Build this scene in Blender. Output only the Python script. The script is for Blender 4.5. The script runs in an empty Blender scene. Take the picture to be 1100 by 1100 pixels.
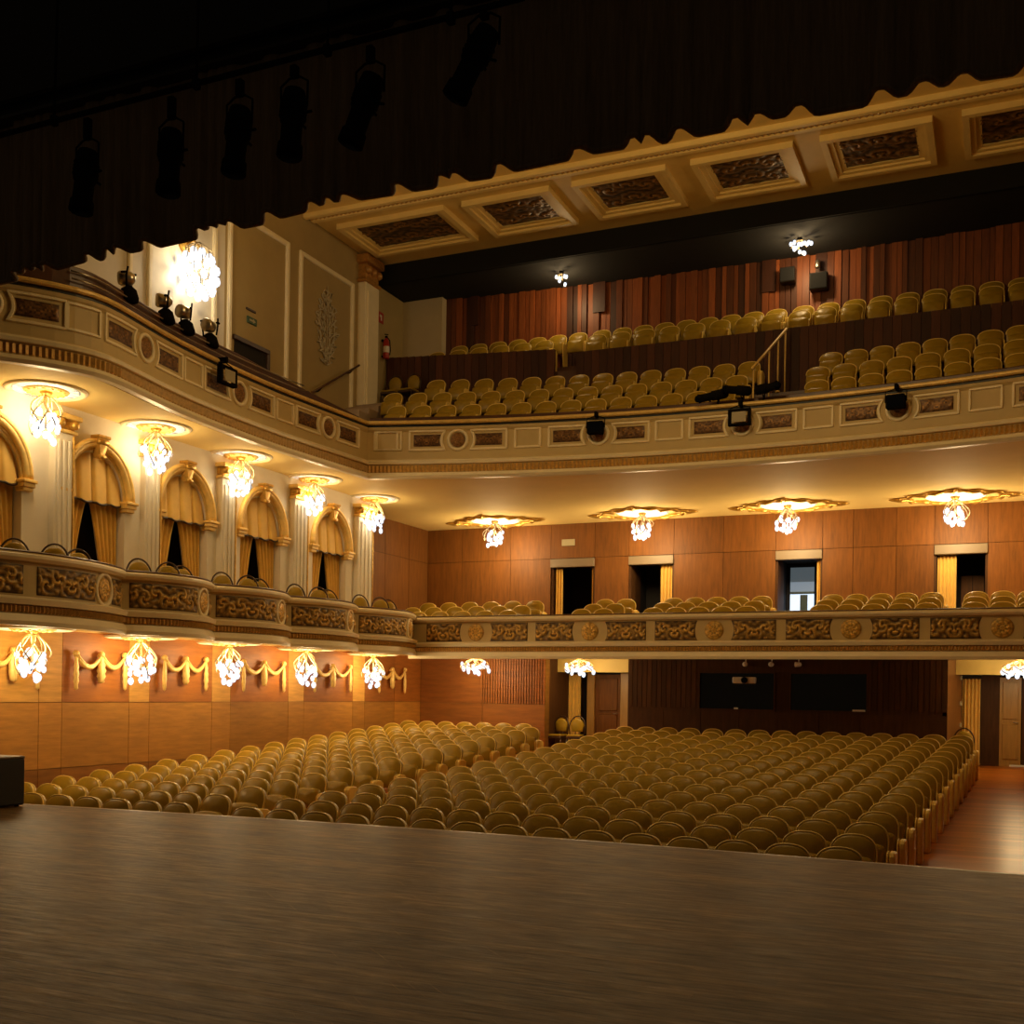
import bpy, math, random
from mathutils import Matrix, Vector
random.seed(7)
PI = math.pi
sin, cos = math.sin, math.cos
C = bpy.context.scene.collection
CXH = -4.85                      # centre line of the hall

# ------------------------------------------------------------------ materials
def nd(nt, t, **k):
    n = nt.nodes.new(t)
    for a, b in k.items():
        setattr(n, a, b)
    return n

def mat(name, col, rough=.5, metal=0., noise=None, namt=.25, stretch=(1, 1, 1), dark=None, spec=.5,
        emit=None, es=0., bump=0., tint=True, planks=None, coat=0., sheen=0., samp=None):
    """plain procedural surface: colour x face tint x stretched noise (+ plank seams, bump)"""
    m = bpy.data.materials.new(name)
    m.use_nodes = True
    nt = m.node_tree
    b = nt.nodes['Principled BSDF']
    L = nt.links.new
    b.inputs['Roughness'].default_value = rough
    b.inputs['Metallic'].default_value = metal
    b.inputs['Specular IOR Level'].default_value = spec
    b.inputs['Coat Weight'].default_value = coat
    b.inputs['Sheen Weight'].default_value = sheen
    c4 = (*col, 1)
    out = None
    if dark is not None:                        # tint runs from the dark colour to the bright one
        at = nd(nt, 'ShaderNodeAttribute', attribute_name='tint')
        mx = nd(nt, 'ShaderNodeMix', data_type='RGBA')
        mx.inputs[6].default_value = (*dark, 1)
        mx.inputs[7].default_value = c4
        L(at.outputs['Fac'], mx.inputs[0])
        out = mx.outputs[2]
    elif tint:
        at = nd(nt, 'ShaderNodeAttribute', attribute_name='tint')
        mx = nd(nt, 'ShaderNodeMix', data_type='RGBA', blend_type='MULTIPLY')
        mx.inputs[0].default_value = 1
        mx.inputs[6].default_value = c4
        L(at.outputs['Color'], mx.inputs[7])
        out = mx.outputs[2]
    tc = mp = None
    if noise or planks:
        tc = nd(nt, 'ShaderNodeTexCoord')
        mp = nd(nt, 'ShaderNodeMapping')
        mp.inputs['Scale'].default_value = stretch
        L(tc.outputs['Object'], mp.inputs['Vector'])
    if noise:
        nz = nd(nt, 'ShaderNodeTexNoise')
        nz.inputs['Scale'].default_value = noise
        nz.inputs['Detail'].default_value = 6
        nz.inputs['Roughness'].default_value = .62
        L(mp.outputs[0], nz.inputs['Vector'])
        mr = nd(nt, 'ShaderNodeMapRange')
        mr.inputs[1].default_value = .25
        mr.inputs[2].default_value = .75
        mr.inputs[3].default_value = 1 - namt
        mr.inputs[4].default_value = 1 + namt * .6
        L(nz.outputs['Fac'], mr.inputs[0])
        m2 = nd(nt, 'ShaderNodeMix', data_type='RGBA', blend_type='MULTIPLY')
        m2.inputs[0].default_value = 1
        if out: L(out, m2.inputs[6])
        else: m2.inputs[6].default_value = c4
        L(mr.outputs[0], m2.inputs[7])
        out = m2.outputs[2]
        if bump:
            bp = nd(nt, 'ShaderNodeBump')
            bp.inputs['Strength'].default_value = bump
            bp.inputs['Distance'].default_value = .02
            L(nz.outputs['Fac'], bp.inputs['Height'])
            L(bp.outputs[0], b.inputs['Normal'])
    if planks:                                  # boards along X, planks = (width, length, seam, variation)
        w, ln, seam, var = planks
        sx = nd(nt, 'ShaderNodeSeparateXYZ')
        L(tc.outputs['Object'], sx.inputs[0])
        def math_(op, a, bb=None):
            n = nd(nt, 'ShaderNodeMath', operation=op)
            for i, q in enumerate((a, bb)):
                if q is None: continue
                if hasattr(q, 'is_linked'): L(q, n.inputs[i])
                else: n.inputs[i].default_value = q
            return n.outputs[0]
        yy = math_('DIVIDE', sx.outputs['Y'], w)
        row = math_('FLOOR', yy)
        fr = math_('FRACT', yy)
        wn0 = nd(nt, 'ShaderNodeTexWhiteNoise', noise_dimensions='1D')
        L(row, wn0.inputs['W'])
        xs = math_('ADD', math_('DIVIDE', sx.outputs['X'], ln), math_('MULTIPLY', wn0.outputs['Value'], 7.3))
        colm = math_('FLOOR', xs)
        wn = nd(nt, 'ShaderNodeTexWhiteNoise', noise_dimensions='1D')
        L(math_('ADD', math_('MULTIPLY', row, 13.7), math_('MULTIPLY', colm, 3.1)), wn.inputs['W'])
        tone = math_('ADD', math_('MULTIPLY', wn.outputs['Value'], var), 1 - var / 2)
        edge = math_('LESS_THAN', fr, seam)
        dk = math_('SUBTRACT', 1., math_('MULTIPLY', edge, .45))
        m3 = nd(nt, 'ShaderNodeMix', data_type='RGBA', blend_type='MULTIPLY')
        m3.inputs[0].default_value = 1
        if out: L(out, m3.inputs[6])
        else: m3.inputs[6].default_value = c4
        L(math_('MULTIPLY', tone, dk), m3.inputs[7])
        out = m3.outputs[2]
    if out: L(out, b.inputs['Base Color'])
    else: b.inputs['Base Color'].default_value = c4
    if emit:
        b.inputs['Emission Color'].default_value = (*emit, 1)
        b.inputs['Emission Strength'].default_value = es
        m.cycles.emission_sampling = samp or 'NONE'
    return m

CREAM = (.61, .46, .205)
M = {}
M['cream'] = mat('cream_plaster', CREAM, .55, noise=3, namt=.07)
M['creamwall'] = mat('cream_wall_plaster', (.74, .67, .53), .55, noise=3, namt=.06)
M['cream_lt'] = mat('pale_moulding', (.94, .82, .54), .45, noise=4, namt=.06)
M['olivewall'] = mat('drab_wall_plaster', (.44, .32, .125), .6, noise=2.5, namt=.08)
M['soffit'] = mat('soffit_plaster', (.90, .67, .255), .75, noise=1.2, namt=.05, spec=.15)
M['gold'] = mat('gilding', (.62, .36, .07), .38, .55, noise=14, namt=.35)
M['goldplain'] = mat('gold_paint', (.86, .58, .17), .42, .12, noise=9, namt=.2)
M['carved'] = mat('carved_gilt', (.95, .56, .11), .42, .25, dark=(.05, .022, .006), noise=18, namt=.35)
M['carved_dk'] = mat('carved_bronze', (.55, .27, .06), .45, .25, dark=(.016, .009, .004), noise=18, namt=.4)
M['strip'] = mat('bead_strip_gilt', (.66, .38, .09), .45, .15, noise=16, namt=.35)
M['wood'] = mat('walnut_panel', (.195, .070, .010), .55, noise=3.2, namt=.36, stretch=(5, 5, .55), spec=.3)
M['woodh'] = mat('oak_panel', (.42, .188, .030), .5, noise=3.0, namt=.30, stretch=(.6, .6, 5), spec=.35)
M['wooddk'] = mat('dark_stained_wood', (.080, .033, .010), .6, noise=4, namt=.35, stretch=(4, 4, .5), spec=.2)
M['slat'] = mat('mahogany_slats', (.27, .072, .016), .5, noise=4, namt=.35, stretch=(6, 6, .6))
M['woodrail'] = mat('brown_rail_wood', (.095, .036, .014), .4, noise=5, namt=.3)
M['stage'] = mat('worn_stage_boards', (.138, .078, .024), .45, planks=(.115, 2.6, .07, .34), spec=.05)
M['parquet'] = mat('red_brown_boards', (.44, .13, .013), .30, noise=2.0, namt=.28, stretch=(.5, 6, 1), planks=(.16, 2.4, .03, .42), spec=.2)
M['leather'] = mat('olive_gold_leather', (.37, .235, .016), .38, noise=9, namt=.12, spec=.38)
M['rim_highlight'] = mat('leather_rim_highlight', (.88, .64, .17), .36, noise=9, namt=.1, spec=.6)  # pale colour imitating the light caught on the seat rims
M['arm'] = mat('armrest_vinyl', (.85, .59, .13), .42, noise=9, namt=.1)
M['drape'] = mat('mustard_drape', (.78, .48, .09), .72, noise=5, namt=.12, sheen=.3)
M['pelmetcloth'] = mat('mustard_pelmet', (.80, .50, .105), .72, noise=5, namt=.1, sheen=.3)
M['valance'] = mat('dark_valance_velvet', (.15, .10, .055), .9, noise=6, namt=.4, stretch=(6, 1, .4))
M['black'] = mat('black_paint', (.008, .007, .006), .5)
M['blackmatte'] = mat('black_void_paint', (.004, .0035, .003), .9)
M['blackmetal'] = mat('black_metal', (.010, .009, .009), .9, 0., spec=0.)
M['lens'] = mat('dark_lens', (.006, .007, .012), .6, .0, spec=0.)
M['steel'] = mat('brushed_steel', (.55, .50, .42), .28, .9)
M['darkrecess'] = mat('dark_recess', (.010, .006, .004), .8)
M['bulb'] = mat('lit_bulb', (.06, .06, .06), .6, emit=(.80, .88, 1.0), es=1.35, spec=.1)
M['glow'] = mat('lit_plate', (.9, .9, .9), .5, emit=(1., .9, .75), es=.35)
M['crystal'] = mat('gilt_crystal_wire', (.50, .40, .24), .3, .1)
M['red'] = mat('red_enamel', (.42, .03, .02), .35)
M['green'] = mat('green_sign', (.045, .10, .05), .5)
M['signcream'] = mat('sign_plate', (.42, .36, .22), .5)
M['white'] = mat('white_plastic', (.85, .80, .70), .4)
M['glass'] = mat('dark_glass', (.006, .006, .006), .06, spec=.7)
M['chairframe'] = mat('dark_chair_frame', (.05, .022, .010), .35)
M['fascia'] = mat('yellow_fascia', (.60, .44, .12), .55, noise=3, namt=.06)
M['daylight'] = mat('daylit_glass', (.5, .6, .7), .3, emit=(.62, .78, 1.0), es=1.1)
M['daymid'] = mat('grey_glass', (.1, .12, .13), .3, emit=(.42, .52, .62), es=.40)
M['daydim'] = mat('dusky_glass', (.1, .12, .13), .3, emit=(.30, .38, .42), es=.20)
M['paledoor'] = mat('amber_door_wood', (.44, .24, .055), .4, noise=4, namt=.25, stretch=(5, 5, .5))
M['relief'] = mat('pale_relief', (.56, .48, .32), .5)

# ------------------------------------------------------------------ mesh building
class MB:
    def __init__(s):
        s.v, s.f, s.t, s.s = [], [], [], []
    def add(s, vs, fs, tint=1., smooth=False):
        b = len(s.v)
        s.v += [tuple(p) for p in vs]
        for i, f in enumerate(fs):
            s.f.append([b + k for k in f])
            s.t.append(tint[i] if isinstance(tint, list) else tint)
            s.s.append(smooth)
        return s
    def box(s, a, b, tint=1.):
        x0, y0, z0 = a; x1, y1, z1 = b
        v = [(x0, y0, z0), (x1, y0, z0), (x1, y1, z0), (x0, y1, z0), (x0, y0, z1), (x1, y0, z1), (x1, y1, z1), (x0, y1, z1)]
        return s.add(v, [(3, 2, 1, 0), (4, 5, 6, 7), (0, 1, 5, 4), (1, 2, 6, 5), (2, 3, 7, 6), (3, 0, 4, 7)], tint)
    def bbox(s, a, b, r=.01, tint=1.):
        """box with chamfered edges"""
        lo, hi = a, b
        vs, idx = [], {}
        for i in range(8):
            c = [(lo, hi)[(i >> k) & 1][k] for k in range(3)]
            d = [1 - 2 * ((i >> k) & 1) for k in range(3)]
            for ax in range(3):
                p = list(c)
                for k in range(3):
                    if k != ax: p[k] += d[k] * r
                idx[i, ax] = len(vs); vs.append(p)
        fs = []
        for ax in range(3):
            u, w = (ax + 1) % 3, (ax + 2) % 3
            for sd in (0, 1):
                q = [sd << ax | p << u | t << w for p, t in ((0, 0), (1, 0), (1, 1), (0, 1))]
                f = [idx[i, ax] for i in q]
                fs.append(f if sd else f[::-1])
        for ax in range(3):
            u, w = (ax + 1) % 3, (ax + 2) % 3
            for p in (0, 1):
                for t in (0, 1):
                    i0 = p << u | t << w; i1 = i0 | 1 << ax
                    f = [idx[i0, u], idx[i1, u], idx[i1, w], idx[i0, w]]
                    fs.append(f)
        for i in range(8): fs.append([idx[i, 0], idx[i, 1], idx[i, 2]])
        return s.add(vs, fs, tint)
    def lathe(s, prof, c=(0, 0, 0), n=24, ax='z', tint=1., smooth=True, sq=(1, 1)):
        vs = []
        for r, z in prof:
            for k in range(n):
                a = 2 * PI * k / n
                p = (r * cos(a) * sq[0], r * sin(a) * sq[1], z)
                if ax == 'x': p = (p[2], p[0], p[1])
                elif ax == 'y': p = (p[0], p[2], p[1])
                vs.append((p[0] + c[0], p[1] + c[1], p[2] + c[2]))
        m = len(prof)
        fs = [(j * n + k, j * n + (k + 1) % n, (j + 1) * n + (k + 1) % n, (j + 1) * n + k) for j in range(m - 1) for k in range(n)]
        if prof[0][0] > 1e-6: fs.append(tuple(range(n))[::-1])
        if prof[-1][0] > 1e-6: fs.append(tuple((m - 1) * n + k for k in range(n)))
        return s.add(vs, fs, tint, smooth)
    def tube(s, pts, r, n=6, closed=False, tint=1., smooth=True):
        P = [Vector(p) for p in pts]
        m = len(P)
        vs = []
        up = Vector((0, 0, 1))
        nrm = None
        for i in range(m):
            if closed: t = P[(i + 1) % m] - P[i - 1]
            else: t = P[min(i + 1, m - 1)] - P[max(i - 1, 0)]
            t.normalize()
            if nrm is None:
                nrm = t.cross(up if abs(t.z) < .9 else Vector((1, 0, 0))).normalized()
            else:
                nrm = (nrm - t * nrm.dot(t)).normalized()
            bn = t.cross(nrm)
            rr = r[i] if isinstance(r, (list, tuple)) else r
            for k in range(n):
                a = 2 * PI * (k + .5) / n
                vs.append(P[i] + (nrm * cos(a) + bn * sin(a)) * rr)
        fs = []
        for j in range(m if closed else m - 1):
            j2 = (j + 1) % m
            fs += [(j * n + k, j * n + (k + 1) % n, j2 * n + (k + 1) % n, j2 * n + k) for k in range(n)]
        if not closed:
            fs.append(tuple(range(n))[::-1]); fs.append(tuple((m - 1) * n + k for k in range(n)))
        return s.add(vs, fs, tint, smooth)
    def sphere(s, c, r, n=10, m=6, tint=1., sc=(1, 1, 1)):
        vs = [(c[0], c[1], c[2] - r * sc[2])]
        for j in range(1, m):
            a = -PI / 2 + PI * j / m
            for k in range(n):
                t = 2 * PI * k / n
                vs.append((c[0] + r * sc[0] * cos(a) * cos(t), c[1] + r * sc[1] * cos(a) * sin(t), c[2] + r * sc[2] * sin(a)))
        vs.append((c[0], c[1], c[2] + r * sc[2]))
        fs = [(0, 1 + (k + 1) % n, 1 + k) for k in range(n)]
        for j in range(m - 2):
            o = 1 + j * n
            fs += [(o + k, o + (k + 1) % n, o + n + (k + 1) % n, o + n + k) for k in range(n)]
        o = 1 + (m - 2) * n
        fs += [(o + k, o + (k + 1) % n, len(vs) - 1) for k in range(n)]
        return s.add(vs, fs, tint, True)
    def grid(s, fn, nu, nv, tint=None, smooth=True):
        vs = [fn(i / nu, j / nv) for j in range(nv + 1) for i in range(nu + 1)]
        fs, ts = [], []
        for j in range(nv):
            for i in range(nu):
                a = j * (nu + 1) + i
                fs.append((a, a + 1, a + nu + 2, a + nu + 1))
                ts.append(tint((i + .5) / nu, (j + .5) / nv) if tint else 1.)
        return s.add(vs, fs, ts, smooth)
    def cushion(s, out, y0, y1, bulge=.02, e=.02, tf=None):
        """padded slab: outline [(x,z)], front at y0 (towards -y), back at y1"""
        cx = sum(p[0] for p in out) / len(out); cz = sum(p[1] for p in out) / len(out)
        n = len(out)
        def ring(y, inset):
            r = []
            for x, z in out:
                d = math.hypot(x - cx, z - cz)
                k = max(0., 1 - inset / d) if d > 1e-6 else 0
                r.append((cx + (x - cx) * k, y, cz + (z - cz) * k))
            return r
        rows = [ring(y1, e), ring(y1 - e * .6, 0), ring(y0 + e * .7, 0), ring(y0 + e * .1, e * .7), ring(y0 - bulge * .7, e * 3.2)]
        vs = [p for r in rows for p in r]
        fs = [(j * n + k, j * n + (k + 1) % n, (j + 1) * n + (k + 1) % n, (j + 1) * n + k) for j in range(4) for k in range(n)]
        fs.append(tuple(range(n))[::-1])
        vs.append((cx, y0 - bulge, cz))
        fs += [(4 * n + k, 4 * n + (k + 1) % n, len(vs) - 1) for k in range(n)]
        if tf: vs = [tf(*p) for p in vs]
        return s.add(vs, fs, 1., True)
    def sweep(s, pts, prof, closed=False, tint=1., smooth=False, cap=True):
        """profile [(out, z)] swept along a plan line [(x,y,nx,ny)]; nx,ny may be longer than 1 at mitres"""
        n = len(prof)
        vs = [(x + nx * o, y + ny * o, z) for x, y, nx, ny in pts for o, z in prof]
        fs = []
        for i in range(len(pts) - 1):
            fs += [(i * n + k, (i + 1) * n + k, (i + 1) * n + (k + 1) % n, i * n + (k + 1) % n) for k in range(n if closed else n - 1)]
        if closed and cap:
            fs.append(tuple(range(n))); fs.append(tuple((len(pts) - 1) * n + k for k in range(n))[::-1])
        return s.add(vs, fs, tint, smooth)
    def build(s, name, material, parent=None, **props):
        me = bpy.data.meshes.new(name)
        me.from_pydata(s.v, [], s.f)
        me.polygons.foreach_set('use_smooth', s.s)
        at = me.attributes.new('tint', 'FLOAT_COLOR', 'CORNER')
        buf = []
        for p in me.polygons:
            t = s.t[p.index]
            if not isinstance(t, tuple): t = (t, t, t)
            buf += [t[0], t[1], t[2], 1.] * p.loop_total
        at.data.foreach_set('color', buf)
        me.materials.append(material)
        me.validate()
        me.update()
        o = bpy.data.objects.new(name, me)
        C.objects.link(o)
        if parent is not None: o.parent = parent
        for k, v in props.items(): o[k] = v
        return o

def tag(o, label, cat, group=None):
    o['label'] = label; o['category'] = cat
    if group: o['group'] = group
    return o

def thing(name, label, cat, loc=(0, 0, 0), rz=0., group=None):
    o = bpy.data.objects.new(name, None)
    o.empty_display_size = .1
    C.objects.link(o)
    o.location = loc; o.rotation_euler = (0, 0, rz)
    return tag(o, label, cat, group)

def struct(name, mb, material, parent=None, label=None):
    o = mb.build(name, material, parent)
    if parent is None: o['kind'] = 'structure'
    if label: o['label'] = label
    return o

def sroot(name, label=None, loc=(0, 0, 0)):
    o = bpy.data.objects.new(name, None)
    C.objects.link(o); o.location = loc; o['kind'] = 'structure'
    if label: o['label'] = label
    return o

def copy_tree(o, parent=None):
    c = o.copy(); C.objects.link(c); c.parent = parent
    for ch in o.children: copy_tree(ch, c)
    return c

class Path:
    """plan line with arc length; normals point to the right of travel (into the hall)"""
    def __init__(s, pts):
        s.p = [Vector(p) for p in pts]
        s.L = [0.]
        for a, b in zip(s.p, s.p[1:]): s.L.append(s.L[-1] + (b - a).length)
        s.len = s.L[-1]
    def mitred(s):
        r = []
        m = len(s.p)
        for i in range(m):
            ts = []
            if i > 0: ts.append((s.p[i] - s.p[i - 1]).normalized())
            if i < m - 1: ts.append((s.p[i + 1] - s.p[i]).normalized())
            ns = [Vector((t.y, -t.x)) for t in ts]
            nn = sum(ns, Vector((0, 0))); nn.normalize()
            nn = nn / max(.3, nn.dot(ns[0]))
            r.append((s.p[i].x, s.p[i].y, nn.x, nn.y))
        return r
    def at(s, d):
        d = min(max(d, 0), s.len)
        for i in range(len(s.L) - 1):
            if d <= s.L[i + 1]: break
        a, b = s.p[i], s.p[i + 1]
        t = (d - s.L[i]) / max(1e-9, s.L[i + 1] - s.L[i])
        q = a.lerp(b, t); u = (b - a).normalized()
        # blend normals near smooth vertices
        nn = Vector((u.y, -u.x))
        return q.x, q.y, nn.x, nn.y
    def P(s, d, z, out=0.):
        x, y, nx, ny = s.at(d)
        return (x + nx * out, y + ny * out, z)
    def dense(s, step):
        n = max(1, int(s.len / step))
        return [s.at(s.len * k / n) for k in range(n + 1)]

def relief(u, v, a, seed=0):
    """carved scroll ornament height, u in [0,a], v in [0,1]"""
    x = abs(u - a / 2); y = v - .5
    h = 0
    k = 0
    c = .12
    while c < a / 2 + .3:
        dx, dy = x - c, y - (.12 if k % 2 else -.10)
        r = math.hypot(dx, dy); t = math.atan2(dy, dx)
        sgn = 1 if k % 2 else -1
        w = math.exp(-(r / .36) ** 2) * (.5 + .5 * cos(20 * r - sgn * 2 * t + seed + k))
        h = max(h, w)
        k += 1; c += .46
    h = max(h, .55 * (.5 + .5 * sin(17 * x + 9 * y + seed)) * (.5 + .5 * sin(19 * y - 8 * x + 2 * seed)))
    f = .5 + .5 * sin(46 * x + 7 * sin(9 * y + seed)) * sin(38 * y + 5 * sin(11 * x))
    return h * (.55 + .45 * f)

# ------------------------------------------------------------------ camera
cam = bpy.data.cameras.new('camera')
co = bpy.data.objects.new('camera', cam)
C.objects.link(co)
cam.sensor_width = 36; cam.sensor_fit = 'HORIZONTAL'
cam.lens = 36 * 1200 / 1100
cam.shift_y = 194 / 1100
cam.clip_end = 200; cam.clip_start = .05
yaw = math.atan(530 / 1200)
co.matrix_world = Matrix.Translation((0, 0, 1.5)) @ Matrix.Rotation(yaw, 4, 'Z') @ Matrix.Rotation(PI / 2, 4, 'X') @ Matrix.Rotation(.0149, 4, 'Z')
bpy.context.scene.camera = co

def stage_material():
    m = M['stage']
    nt = m.node_tree; L = nt.links.new
    b = nt.nodes['Principled BSDF']
    tc = nd(nt, 'ShaderNodeTexCoord')
    def noise(sx, sy, rot, scale, det, lo, hi, a, c):
        mp = nd(nt, 'ShaderNodeMapping'); mp.inputs['Scale'].default_value = (sx, sy, 1)
        r = nd(nt, 'ShaderNodeMapping'); r.inputs['Rotation'].default_value = (0, 0, rot)
        L(tc.outputs['Object'], r.inputs[0]); L(r.outputs[0], mp.inputs[0])
        n = nd(nt, 'ShaderNodeTexNoise'); n.inputs['Scale'].default_value = scale; n.inputs['Detail'].default_value = det; n.inputs['Roughness'].default_value = .65
        L(mp.outputs[0], n.inputs['Vector'])
        q = nd(nt, 'ShaderNodeMapRange'); q.inputs[1].default_value = lo; q.inputs[2].default_value = hi; q.inputs[3].default_value = a; q.inputs[4].default_value = c
        L(n.outputs['Fac'], q.inputs[0])
        return q.outputs[0]
    def op(o, x, y):
        n = nd(nt, 'ShaderNodeMath', operation=o)
        for k, v in enumerate((x, y)):
            if isinstance(v, (int, float)): n.inputs[k].default_value = v
            else: L(v, n.inputs[k])
        return n.outputs[0]
    streak = noise(1.7, 11, 0, 1.7, 9, .32, .68, .62, 1.38)
    dark = noise(.6, 9, .02, 1.3, 5, .58, .70, 1., .52)
    patch = noise(.8, 1.6, .2, 1.3, 7, .32, .68, .62, 1.45)
    scr1 = noise(1.4, 60, .75, 1., 2, .66, .74, 0., 1.3)
    scr2 = noise(1.2, 70, -.5, 1.3, 2, .67, .75, 0., 1.1)
    msk = noise(.5, .6, 0, .8, 3, .45, .62, 0., 1.)
    scr = op('MULTIPLY', op('MAXIMUM', scr1, scr2), msk)
    tone = op('ADD', op('MULTIPLY', op('MULTIPLY', streak, dark), patch), scr)
    old = b.inputs['Base Color'].links[0].from_socket
    mx = nd(nt, 'ShaderNodeMix', data_type='RGBA', blend_type='MULTIPLY')
    mx.inputs[0].default_value = 1
    L(old, mx.inputs[6]); L(tone, mx.inputs[7]); L(mx.outputs[2], b.inputs['Base Color'])
    L(op('ADD', op('MULTIPLY', streak, -.20), .66), b.inputs['Roughness'])
    bp = nd(nt, 'ShaderNodeBump'); bp.inputs['Strength'].default_value = .25; bp.inputs['Distance'].default_value = .01
    L(tone, bp.inputs['Height']); L(bp.outputs[0], b.inputs['Normal'])
stage_material()
# ------------------------------------------------------------------ floors and stage
def fz(y):
    return -.97 + .0615 * (min(y, 27) - 12)

def edgeY(x): return 10.76 - .0078 * (x - CXH) ** 2
m = MB()
XS = [-16 + 23 * k / 46 for k in range(47)]
for a, b in zip(XS, XS[1:]):
    m.add([(a, -4, 0), (b, -4, 0), (b, edgeY(b), 0), (a, edgeY(a), 0)], [(0, 1, 2, 3)])
    m.add([(a, edgeY(a), 0), (b, edgeY(b), 0), (b, edgeY(b), -1.2), (a, edgeY(a), -1.2)], [(0, 1, 2, 3)])
st = struct('floor_stage', m, M['stage'], None, 'worn dark brown board floor of the stage')
m = MB()
for a, b in zip(XS, XS[1:]):
    m.add([(a, edgeY(a) - .05, .002), (b, edgeY(b) - .05, .002), (b, edgeY(b) + .012, .002), (a, edgeY(a) + .012, .002),
           (a, edgeY(a) + .012, -.05), (b, edgeY(b) + .012, -.05)], [(0, 1, 2, 3), (3, 2, 5, 4)])
struct('edge_strip', m, mat('worn_edge_strip', (.30, .20, .10), .38, noise=8, namt=.4), st, 'paler worn edging along the stage lip')
m = MB()
ys = [10.2, 12, 14.5, 17, 19.5, 22, 24.5, 27, 32]
for a, b in zip(ys, ys[1:]):
    m.add([(-15.4, a, fz(a)), (5.4, a, fz(a)), (5.4, b, fz(b)), (-15.4, b, fz(b))], [(0, 1, 2, 3)])
struct('floor', m, M['parquet'], None, 'polished red-brown board floor of the stalls')

# ------------------------------------------------------------------ left stalls wall (panelled)
XL = -14.4
m = MB()
m.box((XL - .3, 9.9, -1.2), (XL - .02, 26.7, 2.5), .5)
rng = random.Random(3)
cols = [9.9, 11.2, 12.55, 13.53, 14.02, 15.58, 16.10, 17.87, 18.45, 20.45, 21.05, 23.1, 23.65, 25.1, 26.5]
for i, (a, b) in enumerate(zip(cols, cols[1:])):
    g = .006
    narrow = b - a < .7
    # dado rows
    for z0, z1 in ((-1.1, .13), (.13, 1.225)):
        k = rng.uniform(.86, 1.1)
        m.box((XL - .03, a + g, z0 + g), (XL, b - g, z1 - g), (k, k, k * .96) if z0 > 0 else (k * .72, k * .62, k * .55))
    k = rng.uniform(.92, 1.1)
    t = (k * 1.35, k * 1.55, k * 1.9) if narrow or b < 13.6 else (k * .82, k * .62, k * .52)
    m.box((XL - .03, a + g, 1.225 + g), (XL, b - g, 2.5), t)
struct('wall_left_stalls', m, M['woodh'], None, 'honey brown panelled side wall of the stalls')

# gilt swags on the reddish panels
def drop(mb, y, z, ln, w, seed):
    n = 9
    mb.lathe([(.004, z - ln)] + [(w * (.45 + .55 * sin(PI * (.15 + .85 * k / n))) * (1 + .16 * sin(3 * k + seed)), z - ln + ln * (k + .5) / (n + 1)) for k in range(n)] + [(.01, z)],
             (XL + .085, y, 0), 8, sq=(.6, 1))
def swag(y0, y1, label, parts=(1, 1, 1)):
    t = thing('swag_ornament', label, 'wall ornament', (0, 0, 0), 0, 'gilt swags on the stalls wall')
    ym = (y0 + y1) / 2
    for a, b, on in ((y0, ym, parts[0]), (ym, y1, parts[2])):
        if not on: continue
        f = MB()
        pts = [(XL + .085, a + (b - a) * k / 10, 2.02 - .20 * sin(PI * k / 10)) for k in range(11)]
        f.tube(pts, [.02 + .022 * sin(PI * k / 10) for k in range(11)], 7)
        f.tube([(p[0] + .02, p[1], p[2] + .035) for p in pts], .018, 5)
        f.build('festoon', M['goldplain'], t)
    for y, ln, w in ((y0, .62, .055), (ym, .5, .09), (y1, .62, .055)):
        d = MB(); drop(d, y, 2.05, ln, w, y)
        d.sphere((XL + .08, y, 2.05), .06, 8, 5)
        d.build('tassel_drop', M['goldplain'], t)
    d = MB(); d.box((XL + .002, ym - .02, 2.0), (XL + .06, ym + .02, 2.04)); d.build('wall_mount', M['goldplain'], t)
swag(12.45, 13.42, 'gilt plaster swag on the pale panel beside the black box')
swag(14.24, 15.38, 'gilt plaster swag on the first red-brown wall panel')
swag(16.40, 17.58, 'gilt plaster swag on the second red-brown wall panel')
swag(18.76, 20.16, 'gilt plaster swag on the third red-brown wall panel')
swag(21.35, 22.85, 'gilt plaster swag on the fourth red-brown wall panel')
swag(24.2, 25.5, 'gilt plaster swag nearest the rear corner of the stalls wall')

# ------------------------------------------------------------------ rear of the stalls
m = MB()
m.box((-14.4, 26.53, -.3), (-10.78, 26.8, 2.5), .5)
cols = [-14.4, -12.55, -10.78]
for i, (a, b) in enumerate(zip(cols, cols[1:])):
    for z0, z1 in ((-.2, .55), (.55, 1.2)):
        k = rng.uniform(.9, 1.05)
        m.box((a + .006, 26.5, z0 + .006), (b - .006, 26.54, z1 - .006), (k * .7, k * .55, k * .42))
    if i == 0: m.box((a + .006, 26.5, 1.206), (b - .006, 26.54, 2.5), (.62, .46, .34))
    else:
        n = 24
        for q in range(n):
            k = rng.uniform(.8, 1.05)
            x0 = a + (b - a) * q / n
            m.box((x0 + .012, 26.5, 1.21), (x0 + (b - a) / n - .012, 26.53, 2.5), (k * .66, k * .46, k * .34))
struct('wall_rear_stalls', m, M['woodh'], None, 'rear wood wall of the stalls with a fluted upper panel')

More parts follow.
